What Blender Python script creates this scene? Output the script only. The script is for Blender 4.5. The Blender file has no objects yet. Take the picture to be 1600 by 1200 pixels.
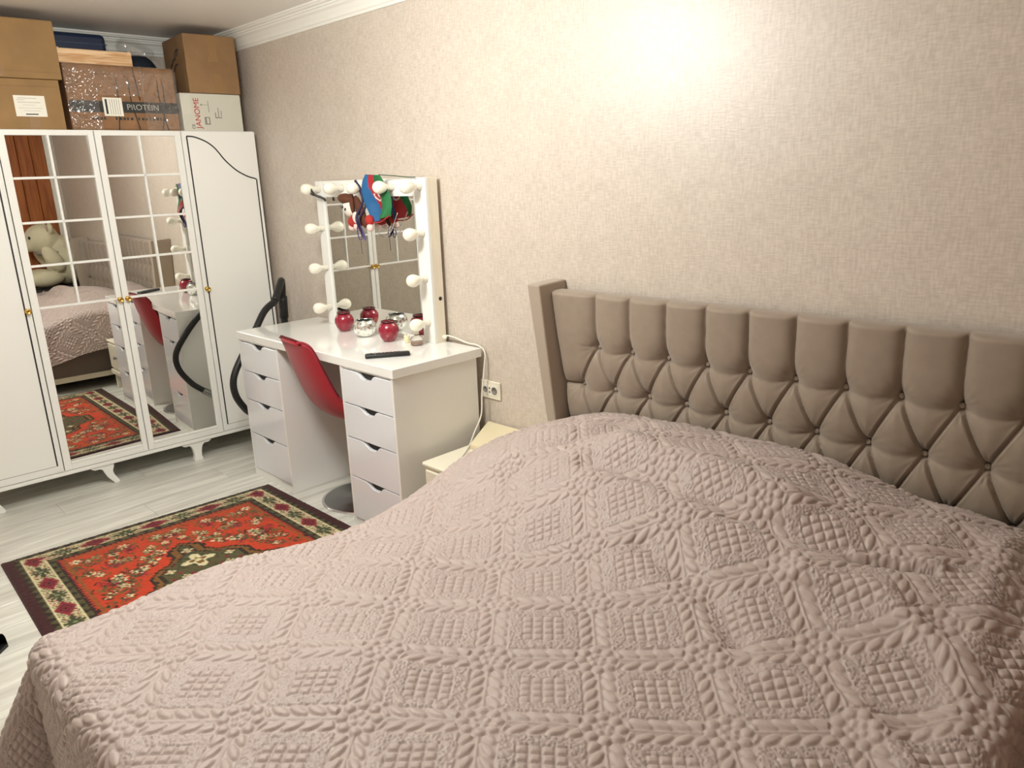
import bpy, bmesh, math, random
import numpy as np
from mathutils import Vector, Matrix

random.seed(7)
rng = np.random.default_rng(11)
sc = bpy.context.scene
COL = sc.collection
PI = math.pi

# ------------------------------------------------------------------ camera
CAM = dict(x=4.2806, y=-2.2778, z=1.5698, a=0.7897, b=-0.27, r=-0.0377, f=1180.69)
cd = bpy.data.cameras.new('camera'); cam = bpy.data.objects.new('camera', cd); COL.objects.link(cam)
ca, sa, cb, sb = math.cos(CAM['a']), math.sin(CAM['a']), math.cos(CAM['b']), math.sin(CAM['b'])
fwd = Vector((-sa*cb, ca*cb, sb)); rt0 = Vector((ca, sa, 0)); up0 = rt0.cross(fwd)
cr, sr = math.cos(CAM['r']), math.sin(CAM['r'])
rt = rt0*cr + up0*sr; up = up0*cr - rt0*sr
m = Matrix((rt, up, -fwd)).transposed().to_4x4(); m.translation = Vector((CAM['x'], CAM['y'], CAM['z']))
cam.matrix_world = m
cd.sensor_fit = 'HORIZONTAL'; cd.sensor_width = 36; cd.lens = 36*CAM['f']/1600; cd.clip_start = 0.02
sc.camera = cam

# ------------------------------------------------------------------ light and exposure
world = bpy.data.worlds.new('world'); sc.world = world; world.use_nodes = True
world.node_tree.nodes['Background'].inputs[0].default_value = (0, 0, 0, 1)
LAMP = (2.0, -1.42, 2.15)
LAMP_POWER = 17.2
for k in range(5):      # the bulbs of the ceiling lamp
    ld = bpy.data.lights.new('ceiling_bulb', 'POINT'); ld.energy = LAMP_POWER; ld.color = (0.97, 0.972, 0.91)
    ld.shadow_soft_size = 0.05
    lo = bpy.data.objects.new('ceiling_bulb', ld); COL.objects.link(lo)
    lo.location = (LAMP[0]+0.15*math.cos(k*2*PI/5+.3), LAMP[1]+0.15*math.sin(k*2*PI/5+.3), LAMP[2])
sc.view_settings.view_transform = 'Standard'; sc.view_settings.look = 'None'
sc.view_settings.exposure = 0.0; sc.view_settings.gamma = 1.0; sc.view_settings.use_curve_mapping = False
try:
    sc.cycles.max_bounces = 14; sc.cycles.diffuse_bounces = 8; sc.cycles.glossy_bounces = 8
except Exception: pass

# ------------------------------------------------------------------ materials
MATS = {}
def mat(name, col, rough=.5, metal=0., spec=.5, coat=0., sheen=0., bump=None, var=None, trans=0., alpha=1.):
    """plain principled material; bump=(scale,strength[,distance]); var=(scale,amount) colour mottling"""
    if name in MATS: return MATS[name]
    mt = bpy.data.materials.new(name); mt.use_nodes = True; nt = mt.node_tree; p = nt.nodes['Principled BSDF']
    p.inputs['Base Color'].default_value = (*col, 1); p.inputs['Roughness'].default_value = rough
    p.inputs['Metallic'].default_value = metal; p.inputs['Specular IOR Level'].default_value = spec
    p.inputs['Coat Weight'].default_value = coat; p.inputs['Sheen Weight'].default_value = sheen
    p.inputs['Transmission Weight'].default_value = trans; p.inputs['Alpha'].default_value = alpha
    if bump or var:
        tc = nt.nodes.new('ShaderNodeTexCoord')
    if bump:
        n = nt.nodes.new('ShaderNodeTexNoise'); n.inputs['Scale'].default_value = bump[0]; n.inputs['Detail'].default_value = 4
        b = nt.nodes.new('ShaderNodeBump'); b.inputs['Strength'].default_value = bump[1]; b.inputs['Distance'].default_value = bump[2] if len(bump) > 2 else .002
        nt.links.new(tc.outputs['Object'], n.inputs['Vector']); nt.links.new(n.outputs['Fac'], b.inputs['Height']); nt.links.new(b.outputs['Normal'], p.inputs['Normal'])
    if var:
        n = nt.nodes.new('ShaderNodeTexNoise'); n.inputs['Scale'].default_value = var[0]; n.inputs['Detail'].default_value = 5
        r = nt.nodes.new('ShaderNodeValToRGB'); a = var[1]
        r.color_ramp.elements[0].color = (*[c*(1-a) for c in col], 1); r.color_ramp.elements[1].color = (*[min(1, c*(1+a)) for c in col], 1)
        r.color_ramp.elements[0].position = .3; r.color_ramp.elements[1].position = .7
        nt.links.new(tc.outputs['Object'], n.inputs['Vector']); nt.links.new(n.outputs['Fac'], r.inputs['Fac']); nt.links.new(r.outputs['Color'], p.inputs['Base Color'])
    MATS[name] = mt; return mt

def wood_mat(name, c1, c2, scale=(1, 1, 1), rough=.4, rings=6, dist=3, bump=.05, per_object=0.0):
    if name in MATS: return MATS[name]
    mt = bpy.data.materials.new(name); mt.use_nodes = True; nt = mt.node_tree; p = nt.nodes['Principled BSDF']
    p.inputs['Roughness'].default_value = rough
    tc = nt.nodes.new('ShaderNodeTexCoord'); mp = nt.nodes.new('ShaderNodeMapping'); mp.inputs['Scale'].default_value = scale
    nt.links.new(tc.outputs['Object'], mp.inputs['Vector'])
    oi = nt.nodes.new('ShaderNodeObjectInfo')
    ad = nt.nodes.new('ShaderNodeVectorMath'); ad.operation = 'ADD'; sc_ = nt.nodes.new('ShaderNodeVectorMath'); sc_.operation = 'SCALE'; sc_.inputs['Scale'].default_value = 37.
    cmb = nt.nodes.new('ShaderNodeCombineXYZ')
    for k in range(3): nt.links.new(oi.outputs['Random'], cmb.inputs[k])
    nt.links.new(cmb.outputs[0], sc_.inputs[0]); nt.links.new(mp.outputs[0], ad.inputs[0]); nt.links.new(sc_.outputs[0], ad.inputs[1])
    n = nt.nodes.new('ShaderNodeTexNoise'); n.inputs['Scale'].default_value = rings; n.inputs['Detail'].default_value = 8; n.inputs['Distortion'].default_value = dist*.2
    nt.links.new(ad.outputs[0], n.inputs['Vector'])
    r = nt.nodes.new('ShaderNodeValToRGB'); r.color_ramp.elements[0].color = (*c1, 1); r.color_ramp.elements[1].color = (*c2, 1)
    r.color_ramp.elements[0].position = .36; r.color_ramp.elements[1].position = .64
    nt.links.new(n.outputs['Fac'], r.inputs['Fac'])
    if per_object:
        hs = nt.nodes.new('ShaderNodeHueSaturation'); mr = nt.nodes.new('ShaderNodeMapRange')
        mr.inputs['To Min'].default_value = 1-per_object; mr.inputs['To Max'].default_value = 1+per_object
        nt.links.new(oi.outputs['Random'], mr.inputs['Value']); nt.links.new(mr.outputs[0], hs.inputs['Value'])
        nt.links.new(r.outputs['Color'], hs.inputs['Color']); nt.links.new(hs.outputs['Color'], p.inputs['Base Color'])
    else: nt.links.new(r.outputs['Color'], p.inputs['Base Color'])
    b = nt.nodes.new('ShaderNodeBump'); b.inputs['Strength'].default_value = bump; b.inputs['Distance'].default_value = .002
    nt.links.new(n.outputs['Fac'], b.inputs['Height']); nt.links.new(b.outputs['Normal'], p.inputs['Normal'])
    MATS[name] = mt; return mt

def wallpaper_mat():
    mt = bpy.data.materials.new('wallpaper'); mt.use_nodes = True; nt = mt.node_tree; p = nt.nodes['Principled BSDF']
    tc = nt.nodes.new('ShaderNodeTexCoord')
    def nz(sx, sy, sz, detail=3):
        mp = nt.nodes.new('ShaderNodeMapping'); mp.inputs['Scale'].default_value = (sx, sy, sz)
        n = nt.nodes.new('ShaderNodeTexNoise'); n.inputs['Scale'].default_value = 1; n.inputs['Detail'].default_value = detail
        nt.links.new(tc.outputs['Object'], mp.inputs['Vector']); nt.links.new(mp.outputs[0], n.inputs['Vector']); return n
    a = nz(130, 130, 26); b = nz(30, 30, 190); c = nz(9, 9, 9, 4)
    m1 = nt.nodes.new('ShaderNodeMath'); m1.operation = 'ADD'; nt.links.new(a.outputs['Fac'], m1.inputs[0]); nt.links.new(b.outputs['Fac'], m1.inputs[1])
    m2 = nt.nodes.new('ShaderNodeMath'); m2.operation = 'MULTIPLY_ADD'; m2.inputs[1].default_value = .4; nt.links.new(c.outputs['Fac'], m2.inputs[0]); nt.links.new(m1.outputs[0], m2.inputs[2])
    r = nt.nodes.new('ShaderNodeValToRGB')
    r.color_ramp.elements[0].position = .95; r.color_ramp.elements[1].position = 1.0
    mr = nt.nodes.new('ShaderNodeMapRange'); mr.inputs['From Min'].default_value = .8; mr.inputs['From Max'].default_value = 1.6
    nt.links.new(m2.outputs[0], mr.inputs['Value'])
    r.color_ramp.elements[0].position = .2; r.color_ramp.elements[1].position = .8
    r.color_ramp.elements[0].color = (.515, .445, .385, 1); r.color_ramp.elements[1].color = (.65, .575, .50, 1)
    nt.links.new(mr.outputs[0], r.inputs['Fac']); nt.links.new(r.outputs['Color'], p.inputs['Base Color'])
    bp = nt.nodes.new('ShaderNodeBump'); bp.inputs['Strength'].default_value = .25; bp.inputs['Distance'].default_value = .0015
    nt.links.new(m1.outputs[0], bp.inputs['Height']); nt.links.new(bp.outputs['Normal'], p.inputs['Normal'])
    p.inputs['Roughness'].default_value = .44; p.inputs['Specular IOR Level'].default_value = 1.0
    return mt

M_WALLP = wallpaper_mat()
M_CEIL = mat('ceiling_paint', (.80, .78, .74), .45)
M_MOULD = mat('moulding_white', (.86, .85, .80), .45)
M_WHITE = mat('white_lacquer', (.87, .875, .85), .22, spec=.5)
M_WHITE_SATIN = mat('white_satin', (.83, .82, .78), .38)
M_GLOSS = mat('white_gloss_board', (.86, .86, .84), .10, coat=.3)
M_DRAWER = mat('white_gloss_drawer', (.78, .80, .85), .08, coat=.3)
M_MIRROR = mat('mirror_glass', (.80, .80, .77), .0, metal=1.)
M_GROOVE = mat('black_groove', (.012, .012, .016), .5)
M_GOLD = mat('gold_metal', (.75, .48, .12), .22, metal=1.)
M_CARD = mat('cardboard', (.30, .175, .068), .75, var=(9, .10), bump=(60, .2, .001))
M_CARD2 = mat('cardboard_dull', (.27, .155, .07), .75, var=(9, .12), bump=(60, .2, .001))
M_CARD3 = mat('cardboard_red', (.25, .125, .055), .7, var=(14, .2))
M_PAPER = mat('white_paper', (.85, .83, .74), .7)
M_INK = mat('black_ink', (.03, .03, .03), .7)
M_GREYINK = mat('grey_ink', (.28, .27, .24), .8)
M_RED_INK = mat('red_ink', (.45, .02, .025), .6)
M_TAPE = mat('parcel_tape', (.29, .165, .065), .45, spec=.4)
M_VELVET = mat('taupe_velvet', (.275, .215, .165), .62, sheen=.35, var=(26, .06), bump=(420, .10, .0006))
M_VELVET_D = mat('taupe_velvet_edge', (.35, .285, .225), .6, sheen=.3, bump=(420, .1, .0006))
M_RAIL = mat('bed_rail_fabric', (.19, .155, .13), .8, bump=(300, .2, .001))
M_CREAM = mat('cream_lacquer', (.80, .76, .63), .25)
M_BLACK = mat('black_plastic', (.012, .012, .013), .38)
M_RUBBER = mat('black_hose', (.010, .010, .011), .45)
M_RED = mat('red_upholstery', (.36, .006, .020), .55, sheen=.2, bump=(500, .12, .0006))
M_CHROME = mat('chrome', (.72, .72, .74), .07, metal=1.)
M_STEEL_D = mat('brushed_dark_steel', (.30, .31, .31), .28, metal=1.)
M_BULB = mat('frosted_bulb', (.90, .87, .76), .25, coat=.4)
M_SOCKET = mat('bulb_socket', (.70, .67, .58), .3)
M_PINE = wood_mat('pale_pine', (.78, .72, .58), (.84, .79, .67), (18, 18, 1.2), .45, 3, 2)
M_FLOOR = wood_mat('grey_laminate', (.54, .53, .48), (.76, .755, .70), (9, .9, 9), .30, 2.2, 4, .04, .07)
M_PANEL = wood_mat('orange_wood', (.26, .065, .012), (.40, .125, .025), (16, 16, 1.2), .42, 2, 3, .05, .08)

# ------------------------------------------------------------------ mesh helpers
def link(name, me, parent=None, loc=None, rotz=0.):
    o = bpy.data.objects.new(name, me); COL.objects.link(o)
    if parent is not None: o.parent = parent
    if loc is not None: o.location = loc
    if rotz: o.rotation_euler = (0, 0, rotz)
    return o
def empty(name, loc, rotz=0.): return link(name, None, None, loc, rotz)
def tag(o, label, cat, group=None):
    o['label'] = label; o['category'] = cat
    if group: o['group'] = group
    return o
def structure(o): o['kind'] = 'structure'; return o
def mesh(verts, faces, mt, smooth=False, name='mesh'):
    me = bpy.data.meshes.new(name); me.from_pydata([tuple(map(float, v)) for v in verts], [], faces); me.update()
    if mt: me.materials.append(mt)
    if smooth: me.polygons.foreach_set('use_smooth', [True]*len(me.polygons))
    return me
def bm_mesh(bm, mt, smooth=False, name='mesh'):
    bmesh.ops.recalc_face_normals(bm, faces=bm.faces)
    me = bpy.data.meshes.new(name); bm.to_mesh(me); bm.free()
    if mt: me.materials.append(mt)
    if smooth: me.polygons.foreach_set('use_smooth', [True]*len(me.polygons))
    return me
def add_box(bm, lo, hi, bev=0., seg=1, M=None):
    c = [(a+b)/2 for a, b in zip(lo, hi)]; s = [b-a for a, b in zip(lo, hi)]
    r = bmesh.ops.create_cube(bm, size=1.0); vs = r['verts']
    for v in vs: v.co = Vector((v.co.x*s[0]+c[0], v.co.y*s[1]+c[1], v.co.z*s[2]+c[2]))
    if bev:
        es = list({e for v in vs for e in v.link_edges})
        g = bmesh.ops.bevel(bm, geom=es, offset=bev, segments=seg, affect='EDGES', profile=.5)
        vs = list({v for f in g['faces'] for v in f.verts} | {v for v in vs if v.is_valid})
    if M is not None:
        for v in vs: v.co = M @ v.co
    return vs
def box(name, lo, hi, mt, parent=None, bev=.002, seg=1, M=None):
    bm = bmesh.new(); add_box(bm, lo, hi, bev, seg, M); return link(name, bm_mesh(bm, mt), parent)
def boxes(name, lst, mt, parent=None, bev=.0015):
    bm = bmesh.new()
    for lo, hi in lst: add_box(bm, lo, hi, bev)
    return link(name, bm_mesh(bm, mt), parent)
def lathe_mesh(prof, mt, n=24, axis='z', smooth=True):
    vs, fs = [], []
    for r, z in prof:
        for k in range(n):
            t = 2*PI*k/n; vs.append((r*math.cos(t), r*math.sin(t), z))
    L = len(prof)
    for i in range(L-1):
        for k in range(n):
            a = i*n+k; b = i*n+(k+1) % n; fs.append((a, b, b+n, a+n))
    if prof[0][0] > 1e-6: fs.append(tuple(range(n-1, -1, -1)))
    if prof[-1][0] > 1e-6: fs.append(tuple(range((L-1)*n, L*n)))
    if axis == '-y': vs = [(x, -z, y) for x, y, z in vs]
    if axis == 'x': vs = [(z, x, y) for x, y, z in vs]
    bm = bmesh.new(); bvs = [bm.verts.new(v) for v in vs]
    for f in fs:
        try: bm.faces.new([bvs[i] for i in f])
        except ValueError: pass
    bmesh.ops.remove_doubles(bm, verts=bm.verts, dist=1e-6)
    return bm_mesh(bm, mt, smooth)
def catmull(pts, n=8):
    P = [Vector(p) for p in pts]; P = [2*P[0]-P[1]] + P + [2*P[-1]-P[-2]]; out = []
    for i in range(1, len(P)-2):
        for k in range(n):
            t = k/n; a, b, c, d = P[i-1:i+3]
            out.append(.5*((2*b)+(c-a)*t+(2*a-5*b+4*c-d)*t*t+(3*b-a-3*c+d)*t**3))
    out.append(P[-2]); return out
def tube_mesh(pts, rad, mt, n=10, sub=8, ridge=None, closed=False):
    pts = catmull(pts, sub) if sub else [Vector(p) for p in pts]
    vs, fs = [], []; up_ = Vector((0, 0, 1)); prev = None
    for i, p in enumerate(pts):
        t = (pts[min(i+1, len(pts)-1)] - pts[max(i-1, 0)]).normalized()
        if prev is None:
            a = t.cross(up_);  a = a if a.length > .1 else t.cross(Vector((1, 0, 0)))
        else: a = prev - t*prev.dot(t)
        a.normalize(); prev = a; b = t.cross(a)
        r = rad(i/(len(pts)-1)) if callable(rad) else rad
        if ridge and i % 2: r *= ridge
        for k in range(n):
            q = 2*PI*k/n; vs.append(p + a*(r*math.cos(q)) + b*(r*math.sin(q)))
    for i in range(len(pts)-1):
        for k in range(n): a_ = i*n+k; b_ = i*n+(k+1) % n; fs.append((a_, b_, b_+n, a_+n))
    fs.append(tuple(range(n-1, -1, -1))); fs.append(tuple(range((len(pts)-1)*n, len(pts)*n)))
    return mesh(vs, fs, mt, True)
def prism_mesh(poly, depth, mt, frame=None, bev=0.):
    """poly in (u,v); extruded along w by depth; frame maps (u,v,w)->xyz"""
    fr = frame or (lambda u, v, w: (u, v, w)); n = len(poly)
    bm = bmesh.new()
    a = [bm.verts.new(fr(u, v, 0)) for u, v in poly]; b = [bm.verts.new(fr(u, v, depth)) for u, v in poly]
    bm.faces.new(a); bm.faces.new(list(reversed(b)))
    for i in range(n): bm.faces.new((a[i], b[i], b[(i+1) % n], a[(i+1) % n]))
    if bev:
        bmesh.ops.recalc_face_normals(bm, faces=bm.faces)
        bmesh.ops.bevel(bm, geom=[e for e in bm.edges if e.calc_face_angle(0) > .6], offset=bev, segments=1, affect='EDGES', profile=.5)
    return bm_mesh(bm, mt)
def grid_mesh(P, mt, smooth=True, color=None, close=False, name='grid'):
    """P: (n,m,3) array"""
    n, m_ = P.shape[:2]; me = bpy.data.meshes.new(name)
    idx = np.arange(n*m_).reshape(n, m_)
    q = np.stack([idx[:-1, :-1], idx[1:, :-1], idx[1:, 1:], idx[:-1, 1:]], -1).reshape(-1, 4)
    me.vertices.add(n*m_); me.vertices.foreach_set('co', np.ascontiguousarray(P, dtype=np.float32).ravel())
    me.loops.add(q.size); me.loops.foreach_set('vertex_index', q.astype(np.int32).ravel())
    me.polygons.add(len(q)); me.polygons.foreach_set('loop_start', (np.arange(len(q))*4).astype(np.int32))
    me.polygons.foreach_set('use_smooth', np.full(len(q), smooth))
    me.update(calc_edges=True); me.validate()
    if mt: me.materials.append(mt)
    if color is not None:
        at = me.color_attributes.new('pattern', 'FLOAT_COLOR', 'POINT')
        c4 = np.ones((n*m_, 4), np.float32); c4[:, :3] = color.reshape(-1, 3); at.data.foreach_set('color', c4.ravel())
    return me
def text(name, body, size, mt, parent, M, depth=.0004, align='CENTER'):
    cu = bpy.data.curves.new(name, 'FONT'); cu.body = body; cu.size = size; cu.extrude = depth; cu.align_x = align; cu.align_y = 'CENTER'
    tmp = bpy.data.objects.new(name, cu); me = bpy.data.meshes.new_from_object(tmp); bpy.data.objects.remove(tmp); bpy.data.curves.remove(cu)
    me.materials.clear(); me.materials.append(mt)
    o = bpy.data.objects.new(name, me); COL.objects.link(o); o.parent = parent; o.matrix_local = M; return o
def smoothstep(a, b, x):
    t = np.clip((x-a)/(b-a), 0, 1); return t*t*(3-2*t)

# ------------------------------------------------------------------ room shell
XW, XE, YS, ZC = -.60, 4.84, -3.25, 2.415
fl = structure(link('floor', None))
def planks():
    w = .193; x = XW; k = 0
    while x < XE:
        x1 = min(x+w, XE); y = 0.0 + (.35*((k*7) % 4) - 1.1)*1.0 if False else -((k*0.47) % 1.25)
        cuts = [0.0]; yy = -((k*.47) % 1.25) or -1.25
        while yy > YS: cuts.append(yy); yy -= 1.25
        cuts.append(YS)
        for a, b in zip(cuts[:-1], cuts[1:]):
            if a-b < .02: continue
            bm = bmesh.new(); add_box(bm, (x+.0005, b+.0006, -.012), (x1-.0005, a-.0006, 0), .0012)
            structure(link('plank', bm_mesh(bm, M_FLOOR), fl))
        x = x1; k += 1
planks()
structure(box('subfloor', (XW-.1, YS-.1, -.08), (XE+.1, .1, -.013), mat('screed', (.25, .24, .22), .9), fl, 0))
structure(box('wall_north', (XW-.1, 0, 0), (XE+.1, .1, ZC), M_WALLP, None, 0))
structure(box('wall_west', (XW-.1, YS, 0), (XW, 0, ZC), M_WALLP, None, 0))
structure(box('wall_east', (XE, YS, 0), (XE+.1, 0, ZC), M_WALLP, None, 0))
structure(box('wall_south', (XW-.1, YS-.1, 0), (XE+.1, YS, ZC), M_WALLP, None, 0))
structure(box('ceiling', (XW-.1, YS-.1, ZC), (XE+.1, .1, ZC+.1), M_CEIL, None, 0))
PROF = [(0, 2.319), (.010, 2.319), (.012, 2.330), (.018, 2.334), (.022, 2.350), (.034, 2.371), (.046, 2.380), (.049, 2.388), (.056, 2.389),
        (.058, 2.396), (.070, 2.400), (.073, 2.406), (.080, 2.407), (.082, 2.415), (0, 2.415)]
structure(link('trim_1', prism_mesh(PROF, XE-XW, M_MOULD, lambda u, v, w: (XW+w, -u, v))))
structure(link('trim_2', prism_mesh(PROF, -YS, M_MOULD, lambda u, v, w: (XW+u, -w, v))))
structure(box('baseboard_north', (XW, -.014, 0), (XE, 0, .07), M_WHITE_SATIN, None, .003))
dr = structure(link('door_1', None, None, (XE-.03, -.10, 0)))
for k in range(8):      # tall orange-brown wooden panels, seen only in the wardrobe mirror
    structure(box('panel', (-.004*(k % 2), -.125*(k+1)+.003, .02), (.026, -.125*k, 2.25), M_PANEL, dr, .006))
structure(boxes('door_frame', [((-.02, .0, 0), (.03, .035, 2.31)), ((-.02, -1.05, 2.26), (.03, .0, 2.31)), ((-.02, -1.06, 0), (.03, -1.01, 2.26))], M_WHITE_SATIN, dr))

# ------------------------------------------------------------------ wardrobe
WTH = -.045; WO = Vector((-.0075, 0, 0))
def Wp(x, s, z):
    c, s_ = math.cos(WTH), math.sin(WTH)
    return Vector((WO.x + x*c - s*s_, WO.y + x*s_ + s*c, z))
wd = empty('wardrobe', WO, WTH)
tag(wd, 'white four-door wardrobe with two mirrored lattice doors, boxes piled on top', 'wardrobe')
WD = .50; YR, YL = -.045, -1.755; ZB, ZT = .118, 1.866
boxes('carcass', [((-WD, YL, ZB), (-.022, YL+.018, ZT)), ((-WD, YR-.018, ZB), (-.022, YR, ZT)), ((-WD, YL+.018, ZT-.018), (-.022, YR-.018, ZT)),
      ((-WD, YL+.018, ZB), (-.0, YR-.018, ZB+.020)), ((-WD, YL+.018, ZB+.02), (-WD+.008, YR-.018, ZT-.018)), ((-WD+.008, -.909, ZB+.02), (-.03, -.891, ZT-.018))], M_WHITE, wd)
SE = [-1.755, -1.3255, -.8995, -.466, -.045]; DZ0, DZ1 = .142, 1.862
def leg_poly(sx):
    P = [(-.085, .118), (-.085, .108), (-.066, .098), (-.045, .100), (-.030, .092), (-.022, .070), (-.012, .045), (.004, .022), (.014, .010), (.016, 0), (.042, 0), (.046, .012),
         (.036, .030), (.024, .052), (.020, .075), (.026, .092), (.030, .103), (.030, .118)]
    return [(sx*a, b) for a, b in P]
def sym_leg():
    R = [(.085, .118), (.085, .108), (.066, .098), (.048, .101), (.034, .092), (.026, .072), (.022, .050), (.021, .028), (.027, .012), (.026, 0)]
    return R + [(-a, b) for a, b in reversed(R)]
for y0, kind in ((-.13, 1), (-.63, 0), (-1.116, 1), (-1.66, 1)):
    for xx in (-.045, -WD+.02):
        poly = sym_leg() if kind == 0 else leg_poly(1)
        link('leg', prism_mesh([(a, b) for a, b in poly], .035, M_WHITE, (lambda y0, xx: lambda u, v, w: (xx+w, y0+u, v))(y0, xx), .003), wd)
def knob(parent, y, z, x0=0.0):
    k = link('knob', lathe_mesh([(.0135, 0), (.0135, .003), (.007, .005), (.006, .012), (.0125, .016), (.0145, .021), (.0125, .026), (.0085, .0262), (.007, .0245), (0, .0235)], M_GOLD, 18, 'x'), parent)
    k.location = (x0, y, z)
def groove(parent, pts, w=.0075):
    """a routed line: thin dark inlay following pts (y,z), standing 0.4 mm proud"""
    n = len(pts); L, R = [], []
    for i in range(n):
        a = Vector(pts[max(i-1, 0)]); b = Vector(pts[min(i+1, n-1)]); d = (b-a).normalized(); nn = Vector((-d.y, d.x))
        L.append(Vector(pts[i])+nn*w/2); R.append(Vector(pts[i])-nn*w/2)
    vs = [(.0004, p.x, p.y) for p in L+R] + [(-.002, p.x, p.y) for p in L+R]
    fs = []
    for i in range(n-1):
        fs += [(i, i+1, n+i+1, n+i), (2*n+i, 2*n+i+1, i+1, i), (n+i, n+i+1, 3*n+i+1, 3*n+i)]
    fs += [(0, n, 3*n, 2*n), (n-1, 2*n-1, 4*n-1, 3*n-1)]
    bm = bmesh.new(); bv = [bm.verts.new(v) for v in vs]
    for f in fs: bm.faces.new([bv[i] for i in f])
    return link('routed_line', bm_mesh(bm, M_GROOVE), parent)
# plain doors with a routed line
def plain_door(y0, y1, mirror):
    d = box('door', (-.020, y0+.0022, DZ0), (0, y1-.0022, DZ1), M_WHITE, wd, .0018)
    A = [(-.437, 1.837), (-.437, .180), (-.067, .180), (-.067, 1.598)]
    cur = [(-.067, 1.598), (-.079, 1.604), (-.12, 1.617), (-.174, 1.647), (-.215, 1.682), (-.244, 1.713), (-.268, 1.746), (-.292, 1.776), (-.325, 1.803), (-.361, 1.821), (-.40, 1.834), (-.437, 1.837)]
    sm = [(p.x, p.y) for p in [Vector((q.x, q.y)) for q in catmull([(a, b, 0) for a, b in cur], 4)]]
    f = (lambda y: y) if not mirror else (lambda y: (-.437 - y) + (-1.354) + 0.0)
    groove(d, [(f(a), b) for a, b in A]); groove(d, [(f(a), b) for a, b in sm])
    return d
d4 = plain_door(SE[3], SE[4], False); knob(d4, -.445, 1.002)
d1 = plain_door(SE[0], SE[1], True); knob(d1, -1.343, 1.002)
def mirror_door(y0, y1, my0, my1, yaw, kn, pitch=0.0):
    zb, zt = .176, 1.838
    d = boxes('door', [((-.020, y0+.0022, DZ0), (0, my0, DZ1)), ((-.020, my1, DZ0), (0, y1-.0022, DZ1)), ((-.020, my0, DZ0), (0, my1, zb)), ((-.020, my0, zt), (0, my1, DZ1))], M_WHITE, wd, .0012)
    c = (my0+my1)/2; hw = (my1-my0)/2
    M = Matrix.Translation((-.009, c, 1.0)) @ Matrix.Rotation(yaw, 4, 'Z') @ Matrix.Rotation(-pitch, 4, 'Y')
    box('mirror', (-.003, -hw+.0005, zb-1.0+.0005), (0, hw-.0005, zt-1.0-.0005), M_MIRROR, d, 0, 1, M)
    lst = [((-.014, c-.0055, 1.008), (.004, c+.0055, zt))]
    for z in (1.008, 1.217, 1.427, 1.639): lst.append(((-.014, my0, z-.0058), (.004, my1, z+.0058)))
    for lo, hi in lst: box('muntin', lo, hi, M_WHITE, d, .0015)
    box('bead', (-.014, my0, zb-.002), (.004, my1, zb+.010), M_WHITE, d, .002)
    knob(d, kn, 1.003)
mirror_door(SE[1], SE[2], -1.289, -.928, .020, -.913, .005)
mirror_door(SE[2], SE[3], -.866, -.502, -.012, -.874)
box('back_rail', (-.03, YL+.02, ZB), (-.012, YR-.02, ZB+.024), M_WHITE, wd, .002)

# ------------------------------------------------------------------ boxes on the wardrobe
def crate(name, label, cat, x0, x1, y0, y1, z0, z1, mt, rot=0., group=None, bev=.004):
    r = empty(name, Wp((x0+x1)/2, (y0+y1)/2, z0), WTH+rot); tag(r, label, cat, group)
    hx, hy, h = (x1-x0)/2, (y1-y0)/2, z1-z0
    box('body', (-hx, -hy, 0), (hx, hy, h), mt, r, bev, 2)
    return r, hx, hy, h
def front(hx, off=.0006):   # matrix: text plane on the +x face, reading along +y
    return Matrix(((0, 0, 1, hx+off), (1, 0, 0, 0), (0, 1, 0, 0), (0, 0, 0, 1)))
ZT0 = ZT
r, hx, hy, h = crate('cardboard_box', 'brown cardboard box with a white shipping label, at left end of the wardrobe top', 'box', -.47, -.035, -1.56, -1.008, ZT0, 2.098, M_CARD)
cy = -1.284
box('flap_seam', (hx-.001, -hy+.01, h-.034), (hx+.0012, hy-.01, h-.031), M_INK if False else M_CARD2, r, 0)
lb = box('paper_label', (hx, -1.215-cy, .060), (hx+.0012, -1.083-cy, .156), M_PAPER, r, 0)
for i, (a, b, z, t) in enumerate([(-.05, .03, .143, .0016), (-.055, -.02, .135, .0012), (-.052, .045, .124, .0016), (-.03, .02, .112, .001), (-.05, .05, .098, .001), (-.03, .04, .086, .001), (-.025, .028, .068, .005)]):
    box('printed_line', (hx+.0012, -1.149-cy+a, z), (hx+.0016, -1.149-cy+b, z+t), M_INK if i == 6 else M_GREYINK, lb, 0)
for q in (-.2, .12): box('parcel_tape', (hx, q, .002), (hx+.0007, q+.045, h*.55), M_TAPE, r, 0)
r, hx, hy, h = crate('cardboard_box', 'plain brown cardboard box stacked uppermost at left, under the ceiling', 'box', -.46, -.030, -1.56, -.990, 2.0995, 2.366, M_CARD)
box('flap_seam', (hx-.001, -hy+.008, .030), (hx+.0012, hy-.008, .0325), M_CARD2, r, 0)
box('parcel_tape', (hx, -.02, .004), (hx+.0008, .035, .062), M_TAPE, r, 0)
box('parcel_tape', (hx-.1, -.03, h), (hx, .03, h+.0008), M_TAPE, r, 0)

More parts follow.
